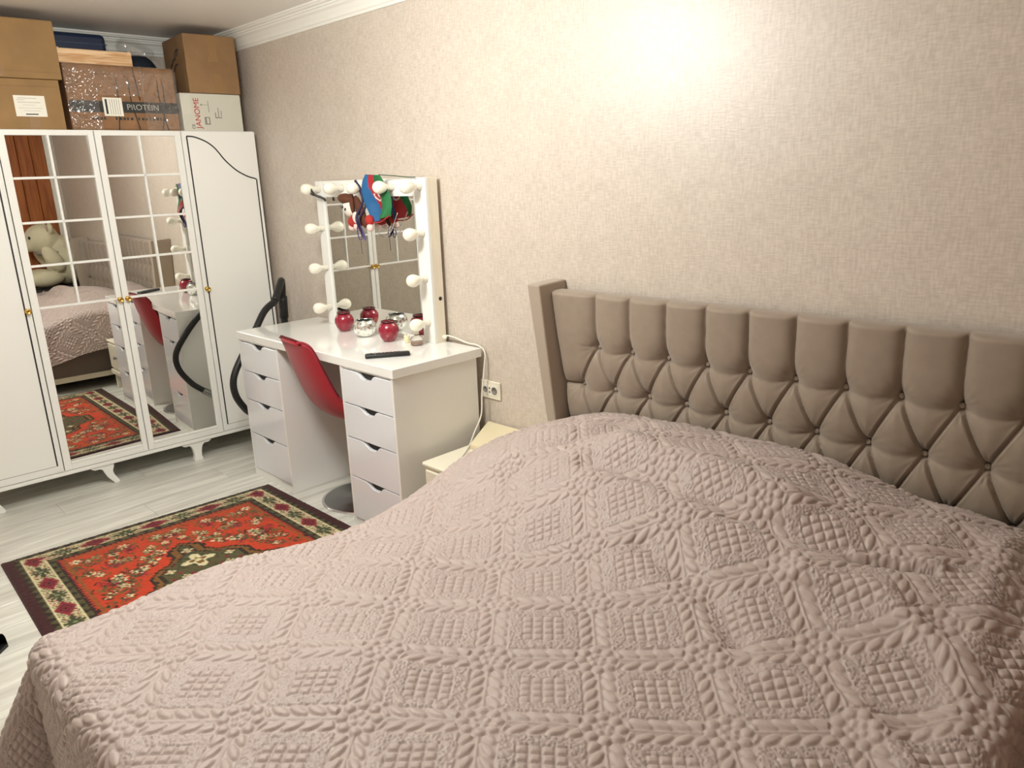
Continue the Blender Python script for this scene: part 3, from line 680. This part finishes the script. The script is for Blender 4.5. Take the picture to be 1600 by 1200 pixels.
# ------------------------------------------------------------------ rug
def rug():
    n, m_ = 300, 215
    s = np.linspace(0, 1, n)[:, None]; t = np.linspace(0, 1, m_)[None, :]
    c00, c01, c10, c11 = [np.array(q) for q in ((.543, -1.775), (.634, -.543), (2.33, -1.850), (2.35, -.535))]
    XY = ((1-s)*(1-t))[..., None]*c00+((1-s)*t)[..., None]*c01+(s*(1-t))[..., None]*c10+(s*t)[..., None]*c11
    LX, LY = 1.76, 1.25
    X = (s*LX+0*t); Y = (t*LY+0*s)
    dx = np.minimum(X, LX-X); dyl = np.minimum(Y, LY-Y)
    dd = np.minimum(dx, dyl-.030)            # the two short ends carry a wider maroon band
    nearx = dx < dyl-.030
    C = {k: np.array(v) for k, v in dict(maroon=(.045, .008, .010), dark=(.020, .012, .008), olive=(.085, .075, .028), ivory=(.58, .50, .31), wine=(.22, .012, .025), green=(.045, .055, .022),
         red=(.50, .042, .010), brown=(.19, .085, .018), cream=(.66, .60, .36), lgreen=(.24, .26, .12)).items()}
    col = np.zeros((n, m_, 3)); col[:] = C['maroon']
    def put(mask, c): col[mask] = C[c]
    al = np.where(nearx, Y-LY/2, X-LX/2)       # coordinate along the border
    # guard stripes
    put(dd > .016, 'olive'); g1 = (dd > .016) & (dd < .040)
    tri = np.abs(((al/.052) % 1)-.5)*2
    put(g1 & (tri > .15+(dd-.016)/.024*.8), 'dark')
    put((dd > .040) & (dd < .045), 'cream')
    bd = (dd >= .045) & (dd < .118); put(bd, 'ivory'); c = (dd-.0815)/.0365
    per = .2635; k = ((al/per+.5) % 1)-.5; kk = ((al/per) % 1)-.5
    ax = k*per/.0365; bx = kk*per/.0365
    st = lambda q: np.round(q*7)/7
    scroll = np.sin(al*140+6*np.sin(c*5))*np.cos(c*7+np.sin(al*60)*2)
    put(bd & (scroll > .30), 'lgreen'); put(bd & (scroll > .72), 'green'); put(bd & (scroll < -.58), 'wine'); put(bd & (np.sin(al*95+2)*np.cos(c*5) > .8), 'brown')
    corner = (dx < .13) & (dyl < .16)
    flower = (np.abs(st(bx))*.62+np.abs(st(c))*.92 < 1.04) & (np.cos(8*np.arctan2(c, bx)) > -.55-.9*(np.hypot(bx, c) < .55))
    put(bd & flower, 'green'); put(bd & (np.hypot(bx, c) < .22), 'lgreen')
    med = np.abs(st(ax))*.62+np.abs(st(c))*.98
    put(bd & (med < 1.12), 'wine'); put(bd & (np.abs(med-.5) < .09), 'maroon'); put(bd & (med < .2), 'dark')
    put((dd > .118) & (dd < .123), 'cream')
    g2 = (dd >= .123) & (dd < .152); put(g2, 'olive'); tri2 = np.abs(((al/.06) % 1)-.5)*2
    put(g2 & (tri2 > .3+(dd-.123)/.029*.6), 'dark'); put((dd > .149) & (dd < .156), 'dark')
    # field
    fi = dd >= .156; put(fi, 'red')
    saw = np.abs(((al/.022) % 1)-.5)*2
    put(fi & (dd < .156+.016*saw), 'maroon'); put(fi & (dd < .178+.014*saw) & (dd > .166+.014*saw), 'brown')
    FX, FY = X-LX/2, Y-LY/2
    qx, qy = np.abs(FX), np.abs(FY)
    # scattered florets in the spandrels
    g = np.random.default_rng(21)
    dm = qx/.49+qy/.36
    for _ in range(150):
        px, py = g.uniform(.02, .68), g.uniform(.0, .43)
        if px/.49+py/.36 < 1.16: continue
        if px > .66 or py > .40: continue
        R = np.hypot(qx-px, (qy-py)); T = np.arctan2(qy-py, qx-px); rad = g.uniform(.012, .032); nn = g.choice([4, 5, 6])
        kind = g.choice(['cream', 'lgreen', 'olive', 'wine', 'brown', 'brown', 'cream'])
        mk = fi & (R < rad*(.62+.38*np.cos(nn*T+g.uniform(0, 6)))); put(mk, kind); put(fi & (R < rad*.26), g.choice(['dark', 'wine', 'olive']))
        e = fi & (np.abs(R-rad*1.25) < .0035) & (np.cos(3*T+g.uniform(0, 6)) > -.1) & (dm > 1.12); put(e, g.choice(['brown', 'green', 'dark']))
    vine = np.sin(qx*46+3*np.sin(qy*21))*np.sin(qy*52+2*np.sin(qx*25))
    put(fi & (vine > .88) & (dm > 1.25) & (dd > .215), 'brown'); put(fi & (vine < -.90) & (dm > 1.3) & (dd > .21), 'olive')
    # stepped medallion
    sx_, sy_ = np.round(qx/.013)*.013, np.round(qy/.013)*.013
    md = sx_/.49+sy_/.36+.07*np.cos(sx_*34+.6)
    put(fi & (md < 1.03), 'dark'); put(fi & (md < .975), 'brown'); put(fi & (md < .915), 'dark'); put(fi & (md < .875), 'olive')
    ins = fi & (md < .86)
    put(ins & (np.sin(qx*90+2*np.sin(qy*70))*np.sin(qy*95+1.5) > .55), 'green'); put(ins & (np.sin(qx*75+1)*np.sin(qy*80) < -.72), 'wine')
    for (px, py, rad) in ((.277, .0, .072), (.08, .0, .06), (.40, 0., .026), (.25, .125, .022), (.13, .17, .024), (.17, .09, .02)):
        R = np.hypot(qx-px, qy-py); T = np.arctan2(qy-py, qx-px)
        put(fi & (R < rad*(.72+.28*np.cos(4*T))*1.18), 'green'); put(fi & (R < rad*(.72+.28*np.cos(4*T))), 'cream')
        put(fi & (R < rad*.55*(.7+.3*np.cos(4*T+.8))), 'brown'); put(fi & (R < rad*.2), 'cream')
    col *= (1+.10*g.standard_normal((n, m_)))[..., None]
    Zt = .0085+.0006*g.standard_normal((n, m_)); Zt[[0, -1]] = .001; Zt[:, [0, -1]] = .001
    P = np.stack([XY[..., 0], XY[..., 1], Zt], -1)
    mt = bpy.data.materials.new('woven_rug'); mt.use_nodes = True; nt = mt.node_tree; p = nt.nodes['Principled BSDF']
    at = nt.nodes.new('ShaderNodeAttribute'); at.attribute_name = 'pattern'; nt.links.new(at.outputs['Color'], p.inputs['Base Color'])
    p.inputs['Roughness'].default_value = .9; p.inputs['Sheen Weight'].default_value = .15; p.inputs['Specular IOR Level'].default_value = .2
    tc = nt.nodes.new('ShaderNodeTexCoord'); nz_ = nt.nodes.new('ShaderNodeTexNoise'); nz_.inputs['Scale'].default_value = 420
    b = nt.nodes.new('ShaderNodeBump'); b.inputs['Strength'].default_value = .5; b.inputs['Distance'].default_value = .003
    nt.links.new(tc.outputs['Object'], nz_.inputs['Vector']); nt.links.new(nz_.outputs['Fac'], b.inputs['Height']); nt.links.new(b.outputs['Normal'], p.inputs['Normal'])
    o = link('rug', grid_mesh(P, mt, True, np.clip(col, 0, 1))); tag(o, 'red oriental rug with a floral border, lying partly under the bed', 'rug')
rug()

# ------------------------------------------------------------------ swivel chair
ch = empty('swivel_chair', (1.17, -.300, 0)); tag(ch, 'red upholstered swivel chair pushed under the vanity table', 'chair')
link('base_disc', lathe_mesh([(0.205, 0), (.205, .006), (.195, .010), (.06, .018), (.045, .03), (0, .03)], M_STEEL_D, 48), ch)
link('base_rim', lathe_mesh([(.2055, .0), (.209, .002), (.209, .007), (.205, .0095)], M_CHROME, 48), ch)
link('column', lathe_mesh([(.028, .028), (.028, .30), (.020, .302), (.020, .41), (.06, .415), (.06, .428)], M_CHROME, 20), ch)
def shell():
    prof = [(-.300, .868, .104), (-.288, .852, .138), (-.275, .81, .152), (-.258, .745, .158), (-.236, .675, .165), (-.208, .60, .174), (-.172, .535, .186), (-.125, .482, .198), (-.06, .452, .206), (.02, .442, .210), (.09, .446, .205), (.15, .458, .192), (.185, .462, .165)]
    pr_ = catmull([(a, b, c) for a, b, c in prof], 4)
    nu = 25; rows = []
    for i, q in enumerate(pr_):
        t = i/(len(pr_)-1); tang = (pr_[min(i+1, len(pr_)-1)]-pr_[max(i-1, 0)]); tn = Vector((tang.x, tang.y)).normalized()
        inn = Vector((tn.y*-1, tn.x)); inn = inn if (inn.x+inn.y) > 0 else -inn
        row = []
        for k in range(nu):
            w = (k/(nu-1))*2-1; curl = .050*abs(w)**2.6*math.sin(PI*min(1, .12+.95*t))
            top = (.005-.022*abs(w)**3)*max(0, 1-t*8)
            row.append((q.z*w*(1-.04*abs(w)**4)-.02, q.x+inn.x*curl, q.y+inn.y*curl+top))
        rows.append(row)
    me = grid_mesh(np.array(rows), M_RED); o = link('seat_shell', me, ch)
    sd_ = o.modifiers.new('thick', 'SOLIDIFY'); sd_.thickness = .022; sd_.offset = 0
    sb_ = o.modifiers.new('round', 'BEVEL'); sb_.width = .008; sb_.segments = 3; sb_.limit_method = 'ANGLE'
    rim = [rows[i][0] for i in range(22, 2, -3)] + rows[0][2:-2:4] + [rows[i][-1] for i in range(3, 23, 3)]
    link('rim_piping', tube_mesh([Vector(q)+Vector((0, 0, .0105 if 6 < n_ < 13 else 0)) for n_, q in enumerate(rim)], .0042, mat('dark_red_piping', (.13, .004, .01), .6), 8, 4), ch)
shell()
ch.rotation_euler = (0, 0, -.10)

# ------------------------------------------------------------------ vacuum hose
vh = empty('vacuum_hose', (.36, -.42, .02)); tag(vh, 'black ribbed vacuum cleaner hose looped between the wardrobe and vanity table', 'hose')
O_ = Vector((.36, -.42, .02)); rel = lambda pts: [Vector(q)-O_ for q in pts]
link('hose', tube_mesh(rel([(.27, -.19, .92), (.33, -.29, .885), (.375, -.38, .80), (.398, -.475, .69), (.408, -.553, .57), (.402, -.555, .47), (.375, -.50, .372), (.345, -.44, .315)]), .0195, M_RUBBER, 12, 26, .90), vh)
link('cuff', tube_mesh(rel([(.345, -.44, .315), (.325, -.40, .285), (.318, -.385, .27)]), .022, M_STEEL_D, 14, 4), vh)
link('handle', tube_mesh(rel([(.27, -.19, .925), (.225, -.125, 1.0), (.200, -.098, 1.022), (.182, -.088, .99), (.180, -.092, .93), (.185, -.10, .82), (.19, -.10, .60), (.20, -.10, .30)]), .0205, M_BLACK, 14, 8), vh)
link('grip', tube_mesh(rel([(.181, -.092, .93), (.185, -.10, .80)]), .026, M_BLACK, 12, 4), vh)
link('tube_end', tube_mesh(rel([(.318, -.385, .27), (.29, -.29, .20), (.27, -.20, .13), (.26, -.13, .10)]), .02, M_STEEL_D, 12, 6), vh)
bm = bmesh.new(); add_box(bm, (-.20, .235, -.02), (-.02, .395, .13), .03, 3); link('cleaner_body', bm_mesh(bm, M_BLACK, False), vh)
link('lower_tube', tube_mesh(rel([(.20, -.10, .31), (.205, -.10, .12)]), .018, M_STEEL_D, 12, 3), vh)

# ------------------------------------------------------------------ nightstand and slab
ns = empty('nightstand', (2.09, -.225, 0)); tag(ns, 'cream nightstand between the vanity table and the bed', 'nightstand')
def nb(name, lo, hi, mt, parent=None, bev=.003): return box(name, (lo[0]-2.09, lo[1]+.225, lo[2]), (hi[0]-2.09, hi[1]+.225, hi[2]), mt, parent or ns, bev)
nb('body', (1.875, -.432, .165), (2.315, -.016, .393), M_CREAM)
nb('top', (1.868, -.445, .393), (2.322, -.010, .412), M_CREAM, None, .006)
dw = nb('drawer', (1.890, -.446, .18), (2.300, -.4325, .382), M_CREAM, None, .004)
kb = link('knob', lathe_mesh([(.006, 0), (.006, .010), (.014, .014), (.015, .020), (.008, .025), (0, .026)], M_STEEL_D, 16, '-y'), dw); kb.location = (0, -.446+.225, .285)
nb('plinth', (1.880, -.452, .13), (2.310, -.016, .165), M_CREAM)
for x in (1.90, 2.27):
    for y in (-.43, -.06): nb('leg', (x, y, 0), (x+.03, y+.03, .13), M_CREAM)
def slab():
    Pt = [(1.912, -.205), (1.832, -.014), (2.20, -.014), (2.28, -.205)]
    zf, zb = .4135, .455
    bm = bmesh.new(); lo = []; hi = []
    for x, y in Pt:
        z = zf if y < -.1 else zb; lo.append(bm.verts.new((x-2.05, y+.11, z-.412))); hi.append(bm.verts.new((x-2.05, y+.11, z-.412+.022)))
    bm.faces.new(lo); bm.faces.new(list(reversed(hi)))
    for i in range(4): bm.faces.new((lo[i], hi[i], hi[(i+1) % 4], lo[(i+1) % 4]))
    bmesh.ops.recalc_face_normals(bm, faces=bm.faces)
    bmesh.ops.bevel(bm, geom=bm.edges[:], offset=.005, segments=2, affect='EDGES', profile=.5)
    o = link('lid', bm_mesh(bm, mat('pale_wood_lid', (.74, .66, .46), .3)), None, (2.05, -.11, .412)); tag(o, 'flat cream lid leaning on the wall across the nightstand', 'lid')
slab()

# ------------------------------------------------------------------ things on the vanity
def jar(name, label, x, y, s, mt, rim, kind, sy=1.):
    r = empty(name, (x, y, ZD1)); tag(r, label, 'candle holder', 'round glass candle holders')
    if kind == 'pot': pr_ = [(.0, .001), (.030, .0), (.040, .004), (.058, .024), (.068, .048), (.066, .064), (.056, .080), (.044, .088), (.040, .091), (.046, .0975), (.043, .0965), (.036, .091), (.05, .075), (.058, .05), (.03, .012), (0, .010)]
    else: pr_ = [(.0, .001), (.034, .0), (.050, .006), (.074, .028), (.083, .052), (.078, .072), (.063, .088), (.056, .094), (.053, .0935), (.06, .085), (.072, .068), (.075, .05), (.04, .014), (0, .012)]
    link('bowl', lathe_mesh([(a*s, b*s*sy) for a, b in pr_], mt, 36), r)
    link('rim', lathe_mesh([(a*s, b*s*sy) for a, b in ([(.045, .090), (.048, .0985), (.040, .0985), (.039, .090)] if kind == 'pot' else [(.057, .091), (.061, .096), (.055, .0965), (.054, .091)])], rim, 36), r)
M_JRED = mat('red_glass', (.28, .010, .030), .22, coat=.5, bump=(160, .25, .002))
M_JRIM = mat('dark_red_rim', (.07, .006, .008), .3)
def mercury():
    mt = mat('mercury_glass', (.80, .82, .78), .10, metal=.85); nt = mt.node_tree; p = nt.nodes['Principled BSDF']
    tc = nt.nodes.new('ShaderNodeTexCoord'); v = nt.nodes.new('ShaderNodeTexVoronoi'); v.inputs['Scale'].default_value = 48
    r = nt.nodes.new('ShaderNodeValToRGB'); r.color_ramp.elements[0].color = (.30, .32, .29, 1); r.color_ramp.elements[1].color = (.92, .92, .87, 1); r.color_ramp.elements[0].position = .1; r.color_ramp.elements[1].position = .45
    nt.links.new(tc.outputs['Object'], v.inputs['Vector']); nt.links.new(v.outputs['Distance'], r.inputs['Fac']); nt.links.new(r.outputs['Color'], p.inputs['Base Color'])
    b = nt.nodes.new('ShaderNodeBump'); b.inputs['Strength'].default_value = .6; b.inputs['Distance'].default_value = .004; nt.links.new(v.outputs['Distance'], b.inputs['Height']); nt.links.new(b.outputs['Normal'], p.inputs['Normal'])
    return mt
jar('candle_holder', 'round dark red glass candle holder left of the silver one', .928, -.160, .73, M_JRED, M_JRIM, 'pot', 1.36)
jar('candle_holder', 'round mottled silver glass candle holder between the two red ones', 1.140, -.180, .69, mercury(), M_STEEL_D, 'bowl', 1.28)
jar('candle_holder', 'round dark red glass candle holder nearest the remote control', 1.335, -.178, .74, M_JRED, M_JRIM, 'pot', 1.36)
r = empty('remote_control', (1.600, -.382, ZD1), -.62 + PI/2 + .02); tag(r, 'slim black remote control lying on the vanity table', 'remote')
bm = bmesh.new(); add_box(bm, (-.098, -.0215, 0), (.098, .0215, .017), .007, 3); link('case', bm_mesh(bm, M_BLACK, True), r)
for i in range(8):
    for j in range(3): 
        b = link('button', lathe_mesh([(.0042, 0), (.004, .0012), (0, .0014)], mat('dark_grey_key', (.06, .06, .06), .5), 10), r); b.location = (-.07+i*.017, -.011+j*.011, .0168)
r = empty('candle', (1.440, -.150, ZD1)); tag(r, 'small cream candle at the foot of the mirror frame', 'candle')
link('wax', lathe_mesh([(.0145, 0), (.0155, .003), (.0155, .034), (.013, .036), (0, .035)], mat('cream_wax', (.80, .72, .48), .5), 24), r); link('wick', lathe_mesh([(.0012, .035), (.0012, .042), (0, .042)], M_INK, 6), r)
r = empty('perfume_bottle', (1.520, -.155, ZD1)); tag(r, 'small clear glass bottle with an amber base, below the lowest right bulb', 'bottle')
link('glass', lathe_mesh([(.026, 0), (.029, .004), (.030, .030), (.024, .040), (.010, .045), (.010, .052), (0, .052)], mat('clear_bottle_glass', (.92, .90, .84), .05, trans=.85), 24), r)
link('liquid', lathe_mesh([(.024, .003), (.026, .006), (.026, .016), (0, .016)], mat('amber_liquid', (.42, .16, .05), .15), 20), r)
link('cap', lathe_mesh([(.012, .052), (.013, .055), (.012, .070), (.007, .074), (0, .074)], mat('bottle_cap', (.80, .76, .62), .35), 18), r)

# flag pennant over the bulb
def flag():
    r = empty('flag_scarf', (1.31, MYF-.03, 1.38)); tag(r, 'small blue, red and green striped flag with white crescent hung over a mirror bulb', 'flag')
    n, m_ = 60, 46
    out = []
    for i in range(n):
        v = i/(n-1)
        # left and right outline (x,z) from top to bottom
        L = np.interp(v, [0, .12, .35, .6, .8, 1], [1.205, 1.190, 1.187, 1.197, 1.215, 1.222]), np.interp(v, [0, 1], [1.597, 1.375])
        Rr_ = np.interp(v, [0, .12, .30, .5, .75, 1], [1.325, 1.335, 1.352, 1.372, 1.385, 1.375]), np.interp(v, [0, .5, 1], [1.590, 1.49, 1.405])
        row = []
        for j in range(m_):
            t = j/(m_-1); x = L[0]*(1-t)+Rr_[0]*t; z = L[1]*(1-t)+Rr_[1]*t
            d = .024+.012*math.sin(t*9+v*2)*(.3+v)+.012*math.sin(v*5+t*3)
            d += .0*v
            row.append((x-1.31, -d+.0, z-1.38))
        out.append(row)
    P = np.array(out); t = np.linspace(0, 1, m_)[None, :]+0*np.linspace(0, 1, n)[:, None]; v = np.linspace(0, 1, n)[:, None]+0*t
    tt = t+.03*np.sin(v*6)
    col = np.zeros((n, m_, 3)); col[:] = (.012, .11, .29); col[tt > .34] = (.38, .018, .025); col[tt > .62] = (.008, .14, .040)
    for (a, b, rad, c) in ((.48, .48, .10, (.8, .76, .7)), (.50, .46, .085, (.38, .018, .025)), (.53, .45, .035, (.8, .76, .7))):
        col[np.hypot((tt-a)*.75, v-b) < rad] = c
    mt = bpy.data.materials.new('flag_cloth'); mt.use_nodes = True; at = mt.node_tree.nodes.new('ShaderNodeAttribute'); at.attribute_name = 'pattern'
    mt.node_tree.links.new(at.outputs['Color'], mt.node_tree.nodes['Principled BSDF'].inputs['Base Color']); mt.node_tree.nodes['Principled BSDF'].inputs['Roughness'].default_value = .6
    o = link('cloth', grid_mesh(P, mt, True, col), r); s_ = o.modifiers.new('thick', 'SOLIDIFY'); s_.thickness = .0015
    M_HEM = mat('dark_green_hem', (.012, .06, .025), .7)
    link('cord', tube_mesh([(.01, -.03, .212), (.08, .0, .205), (.16, .016, .197), (.215, .018, .195)], .0022, M_HEM, 6, 6), r)
    link('fringe', tube_mesh([(-.088, -.025, -.004), (.0, -.035, .0), (.065, -.03, .028)], .0032, mat('red_hem', (.35, .02, .02), .7), 6, 6), r)
flag()
def doll():
    r = empty('plush_doll', (1.10, MYF-.06, 1.34)); tag(r, 'small plush doll with brown hair and red outfit hanging from a mirror bulb', 'doll')
    def ell(name, c, s, mt, rot=(0, 0, 0), parent=None):
        bm = bmesh.new(); bmesh.ops.create_icosphere(bm, subdivisions=3, radius=1)
        from mathutils import Euler
        R = Euler(rot).to_matrix()
        for v in bm.verts: v.co = R @ Vector((v.co.x*s[0], v.co.y*s[1], v.co.z*s[2])) + Vector(c)
        return link(name, bm_mesh(bm, mt, True), parent or r)
    WH = mat('white_plush', (.82, .78, .70), .9, bump=(260, .4, .003)); BR = mat('brown_hair', (.10, .030, .012), .8, bump=(200, .5, .003)); RD = mat('red_felt', (.42, .025, .02), .8); 
    hd = ell('head', (-.03, 0, .105), (.050, .034, .046), WH, (0, .45, 0))
    ell('hair', (-.052, -.004, .145), (.060, .036, .026), BR, (0, .15, 0), hd)
    for q in ((-.052, -.033, .108), (-.028, -.035, .098)): ell('eye', q, (.005, .004, .008), M_INK, (0, .4, 0), hd)
    ell('braid', (.050, .0, .085), (.024, .018, .085), BR, (0, -.45, 0), hd); ell('braid', (.012, -.02, .125), (.012, .012, .05), BR, (0, -.1, 0), hd)
    bdy = ell('body', (.015, .0, .045), (.040, .028, .034), RD, (0, .5, 0))
    ell('apron', (.042, -.024, .058), (.030, .008, .026), WH, (0, .7, 0), bdy)
    for c in ((-.024, -.006, .012), (.026, -.010, .016), (.125, -.004, .012)): ell('foot', c, (.018, .018, .019), mat('pale_pink_plush', (.80, .62, .58), .9))
    ell('sleeve', (.118, .0, .045), (.026, .02, .026), RD); ell('sleeve', (-.012, -.01, .038), (.024, .02, .026), RD)
    link('loop', tube_mesh([(.012, -.01, .16), (.016, -.03, .185), (.022, -.028, .20), (.024, -.01, .215)], .003, BR, 6, 5), r)
doll()
def lanyard():
    r = empty('lanyard', (1.155, MYF-.035, 1.30)); tag(r, 'dark purple lanyard cord hanging from a mirror bulb beside the doll', 'lanyard')
    PU = mat('purple_cord', (.022, .014, .055), .6)
    link('cord', tube_mesh([(-.022, -.03, .272), (-.016, -.015, .235), (.0, -.012, .17), (.014, -.062, .11), (.022, -.065, .07), (.020, -.03, .0)], .006, PU, 8, 6), r)
    link('cord', tube_mesh([(-.014, -.03, .265), (.0, -.012, .22), (.020, -.012, .15), (.024, -.055, .10), (.024, -.055, .065)], .005, PU, 8, 6), r)
    link('loop', tube_mesh([(.014, -.055, .075), (-.008, -.05, .05), (-.014, -.045, .02), (-.010, -.04, -.004), (.008, -.04, .0), (.012, -.045, .03), (.014, -.055, .07)], .0028, mat('violet_cord', (.085, .06, .20), .5), 6, 6), r)
    link('loop', tube_mesh([(.022, -.055, .07), (.040, -.05, .03), (.046, -.045, .002), (.034, -.04, -.004), (.026, -.045, .03), (.022, -.055, .065)], .0028, mat('violet_cord', (.085, .06, .20), .5), 6, 6), r)
    link('clip', tube_mesh([(-.004, -.04, -.004), (-.002, -.04, -.04), (.0, -.04, -.075)], .0022, M_STEEL_D, 6, 5), r)
lanyard()
r = empty('necklace', (1.30, MYF-.008, 1.31)); tag(r, 'thin silver chain dangling in front of the mirror below the flag', 'necklace')
link('chain', tube_mesh([(.085, -.01, .11), (.05, -.01, .06), (.02, -.01, .02), (-.03, -.01, -.005), (-.075, -.01, .012), (-.05, -.01, .04), (.0, -.01, .035), (.03, -.01, .05)], .0018, M_CHROME, 6, 8), r)
r = empty('black_strap', (.74, MYF-.045, 1.51)); tag(r, 'black strap wound round the top left mirror bulb', 'strap')
link('strap', tube_mesh([(-.070, .01, .02), (-.045, -.02, .046), (-.02, -.02, .03), (-.005, -.005, -.002), (.025, .025, -.022), (.036, .03, -.034)], .006, M_BLACK, 8, 6), r)
link('strap_end', tube_mesh([(-.02, -.02, .03), (-.02, -.015, .0), (.01, .02, -.012)], .004, M_BLACK, 8, 5), r)

# ------------------------------------------------------------------ socket and cable
so = empty('wall_socket', (1.852, -.001, .626)); tag(so, 'cream double wall socket beside the vanity table', 'socket')
box('plate', (-.066, -.009, -.042), (.062, 0, .042), mat('socket_plate', (.80, .76, .64), .35), so, .003)
ins = box('insert', (-.055, -.0115, -.026), (.050, -.0092, .026), mat('socket_insert', (.82, .79, .70), .3), so, .001)
for x, rr in ((.028, .018), (-.032, .014)):
    o = link('outlet', lathe_mesh([(rr, 0), (rr, .0015), (rr*.86, .0016), (rr*.82, -.0004), (0, -.0004)], mat('outlet_grey', (.22, .21, .19), .5), 20, '-y'), ins); o.location = (x, -.0118, 0)
for z in (-.009, .009):
    o = link('pin_hole', lathe_mesh([(.0042, 0), (.0042, .0006), (0, .0006)], M_INK, 10, '-y'), ins); o.location = (-.003, -.0116, z)
cb_ = empty('power_cable', (1.84, -.06, .42)); tag(cb_, 'thin white power cable running from the mirror down to the nightstand', 'cable')
OC = Vector((1.84, -.06, .42))
link('cable', tube_mesh([Vector(q)-OC for q in [(1.560, -.040, .846), (1.60, -.030, .852), (1.66, -.028, .846), (1.72, -.022, .832), (1.79, -.016, .827), (1.83, -.014, .80), (1.838, -.028, .74), (1.838, -.05, .62), (1.842, -.065, .52), (1.850, -.12, .45), (1.895, -.19, .423), (1.94, -.262, .4165), (1.985, -.325, .4165), (2.05, -.36, .4165), (2.12, -.39, .4165)]], .0036, mat('white_cable', (.80, .78, .70), .4), 8, 8), cb_)
link('plug', lathe_mesh([(.006, 0), (.010, .002), (.010, .016), (.005, .020)], mat('white_cable', (.8, .78, .7), .4), 12, 'x'), cb_, Vector((1.578, -.04, .846))-OC)

# ------------------------------------------------------------------ things seen only in the wardrobe mirror, and the shoe by the bed foot
st = empty('padded_stool', (4.56, -.30, 0)); tag(st, 'black padded seat beyond the bed, under the teddy bear', 'stool')
box('seat', (-.20, -.28, .50), (.20, .27, .68), mat('black_leather', (.012, .012, .014), .4), st, .035, 3)
for x in (-.17, .17):
    for y in (-.24, .23): box('leg', (x-.02, y-.02, 0), (x+.02, y+.02, .505), M_BLACK, st, .003)
def bear():
    r = empty('teddy_bear', (4.55, -.25, .68)); tag(r, 'large cream teddy bear sitting beyond the bed, seen in the wardrobe mirror', 'teddy bear')
    PL = mat('cream_plush', (.70, .66, .47), .95, sheen=.3, bump=(90, .5, .006)); GR = mat('grey_plush', (.30, .29, .26), .95)
    bm = bmesh.new()
    def ell(bm, c, s, rot=0., sub=3):
        q = bmesh.ops.create_icosphere(bm, subdivisions=sub, radius=1)
        R = Matrix.Rotation(rot, 3, 'X')
        for v in q['verts']: v.co = R @ Vector((v.co.x*s[0], v.co.y*s[1], v.co.z*s[2])) + Vector(c)
    ell(bm, (0, .08, .21), (.185, .165, .21)); ell(bm, (0, .04, .36), (.14, .13, .13)); ell(bm, (0, -.075, .455), (.155, .15, .145)); ell(bm, (0, -.19, .40), (.075, .07, .06))
    for s in (-1, 1):
        ell(bm, (s*.135, -.02, .555), (.05, .028, .055)); ell(bm, (s*.19, -.05, .27), (.06, .07, .14), .5); ell(bm, (s*.13, -.14, .085), (.085, .165, .08)); 
    o = link('body', bm_mesh(bm, PL, True), r); md = o.modifiers.new('merge', 'REMESH'); md.mode = 'VOXEL'; md.voxel_size = .012; md.use_smooth_shade = True
    sm = o.modifiers.new('soft', 'SMOOTH'); sm.iterations = 6
    def part(name, c, s, mt): 
        b = bmesh.new(); ell(b, c, s); return link(name, bm_mesh(b, mt, True), r)
    for s in (-1, 1):
        part('eye', (s*.085, -.195, .475), (.016, .012, .016), M_BLACK); part('inner_ear', (s*.137, -.046, .555), (.030, .008, .034), mat('pink_plush', (.55, .40, .36), .9)); part('foot_pad', (s*.13, -.30, .085), (.055, .012, .055), GR)
    part('nose', (0, -.258, .418), (.026, .014, .018), M_BLACK)
    r.scale = (1.05, 1.05, 1.05)
    part('scarf', (0, -.03, .325), (.152, .130, .035), GR)
bear()
r = empty('slipper', (1.209, -2.017, 0), .79); tag(r, 'black slipper on the floor near the bed foot, at the left picture edge', 'slipper')
def slipper():
    n, m_ = 24, 13; rows = []
    for i in range(n):
        t = i/(n-1); w = .046*math.sin(PI*min(1, .12+.80*t))**.5*(1 if t > .4 else .88+.3*t); row = []
        for k in range(m_):
            a = PI*k/(m_-1); hgt = .012+.042*smoothstep(.30, .62, t)*math.sin(PI*min(1, .5+.5*(1-t)))
            row.append((-.13+.26*t, w*math.cos(a), .012+hgt*math.sin(a)))
        rows.append(row)
    link('upper', grid_mesh(np.array(rows), M_BLACK), r)
    pts = [(-.13+.26*t, .048*math.sin(PI*min(1, .12+.80*t))**.5*sg) for sg, ts in ((1, np.linspace(0, 1, 14)), (-1, np.linspace(1, 0, 14))) for t in ts]
    link('sole', prism_mesh(pts, .013, M_RUBBER), r)
slipper()
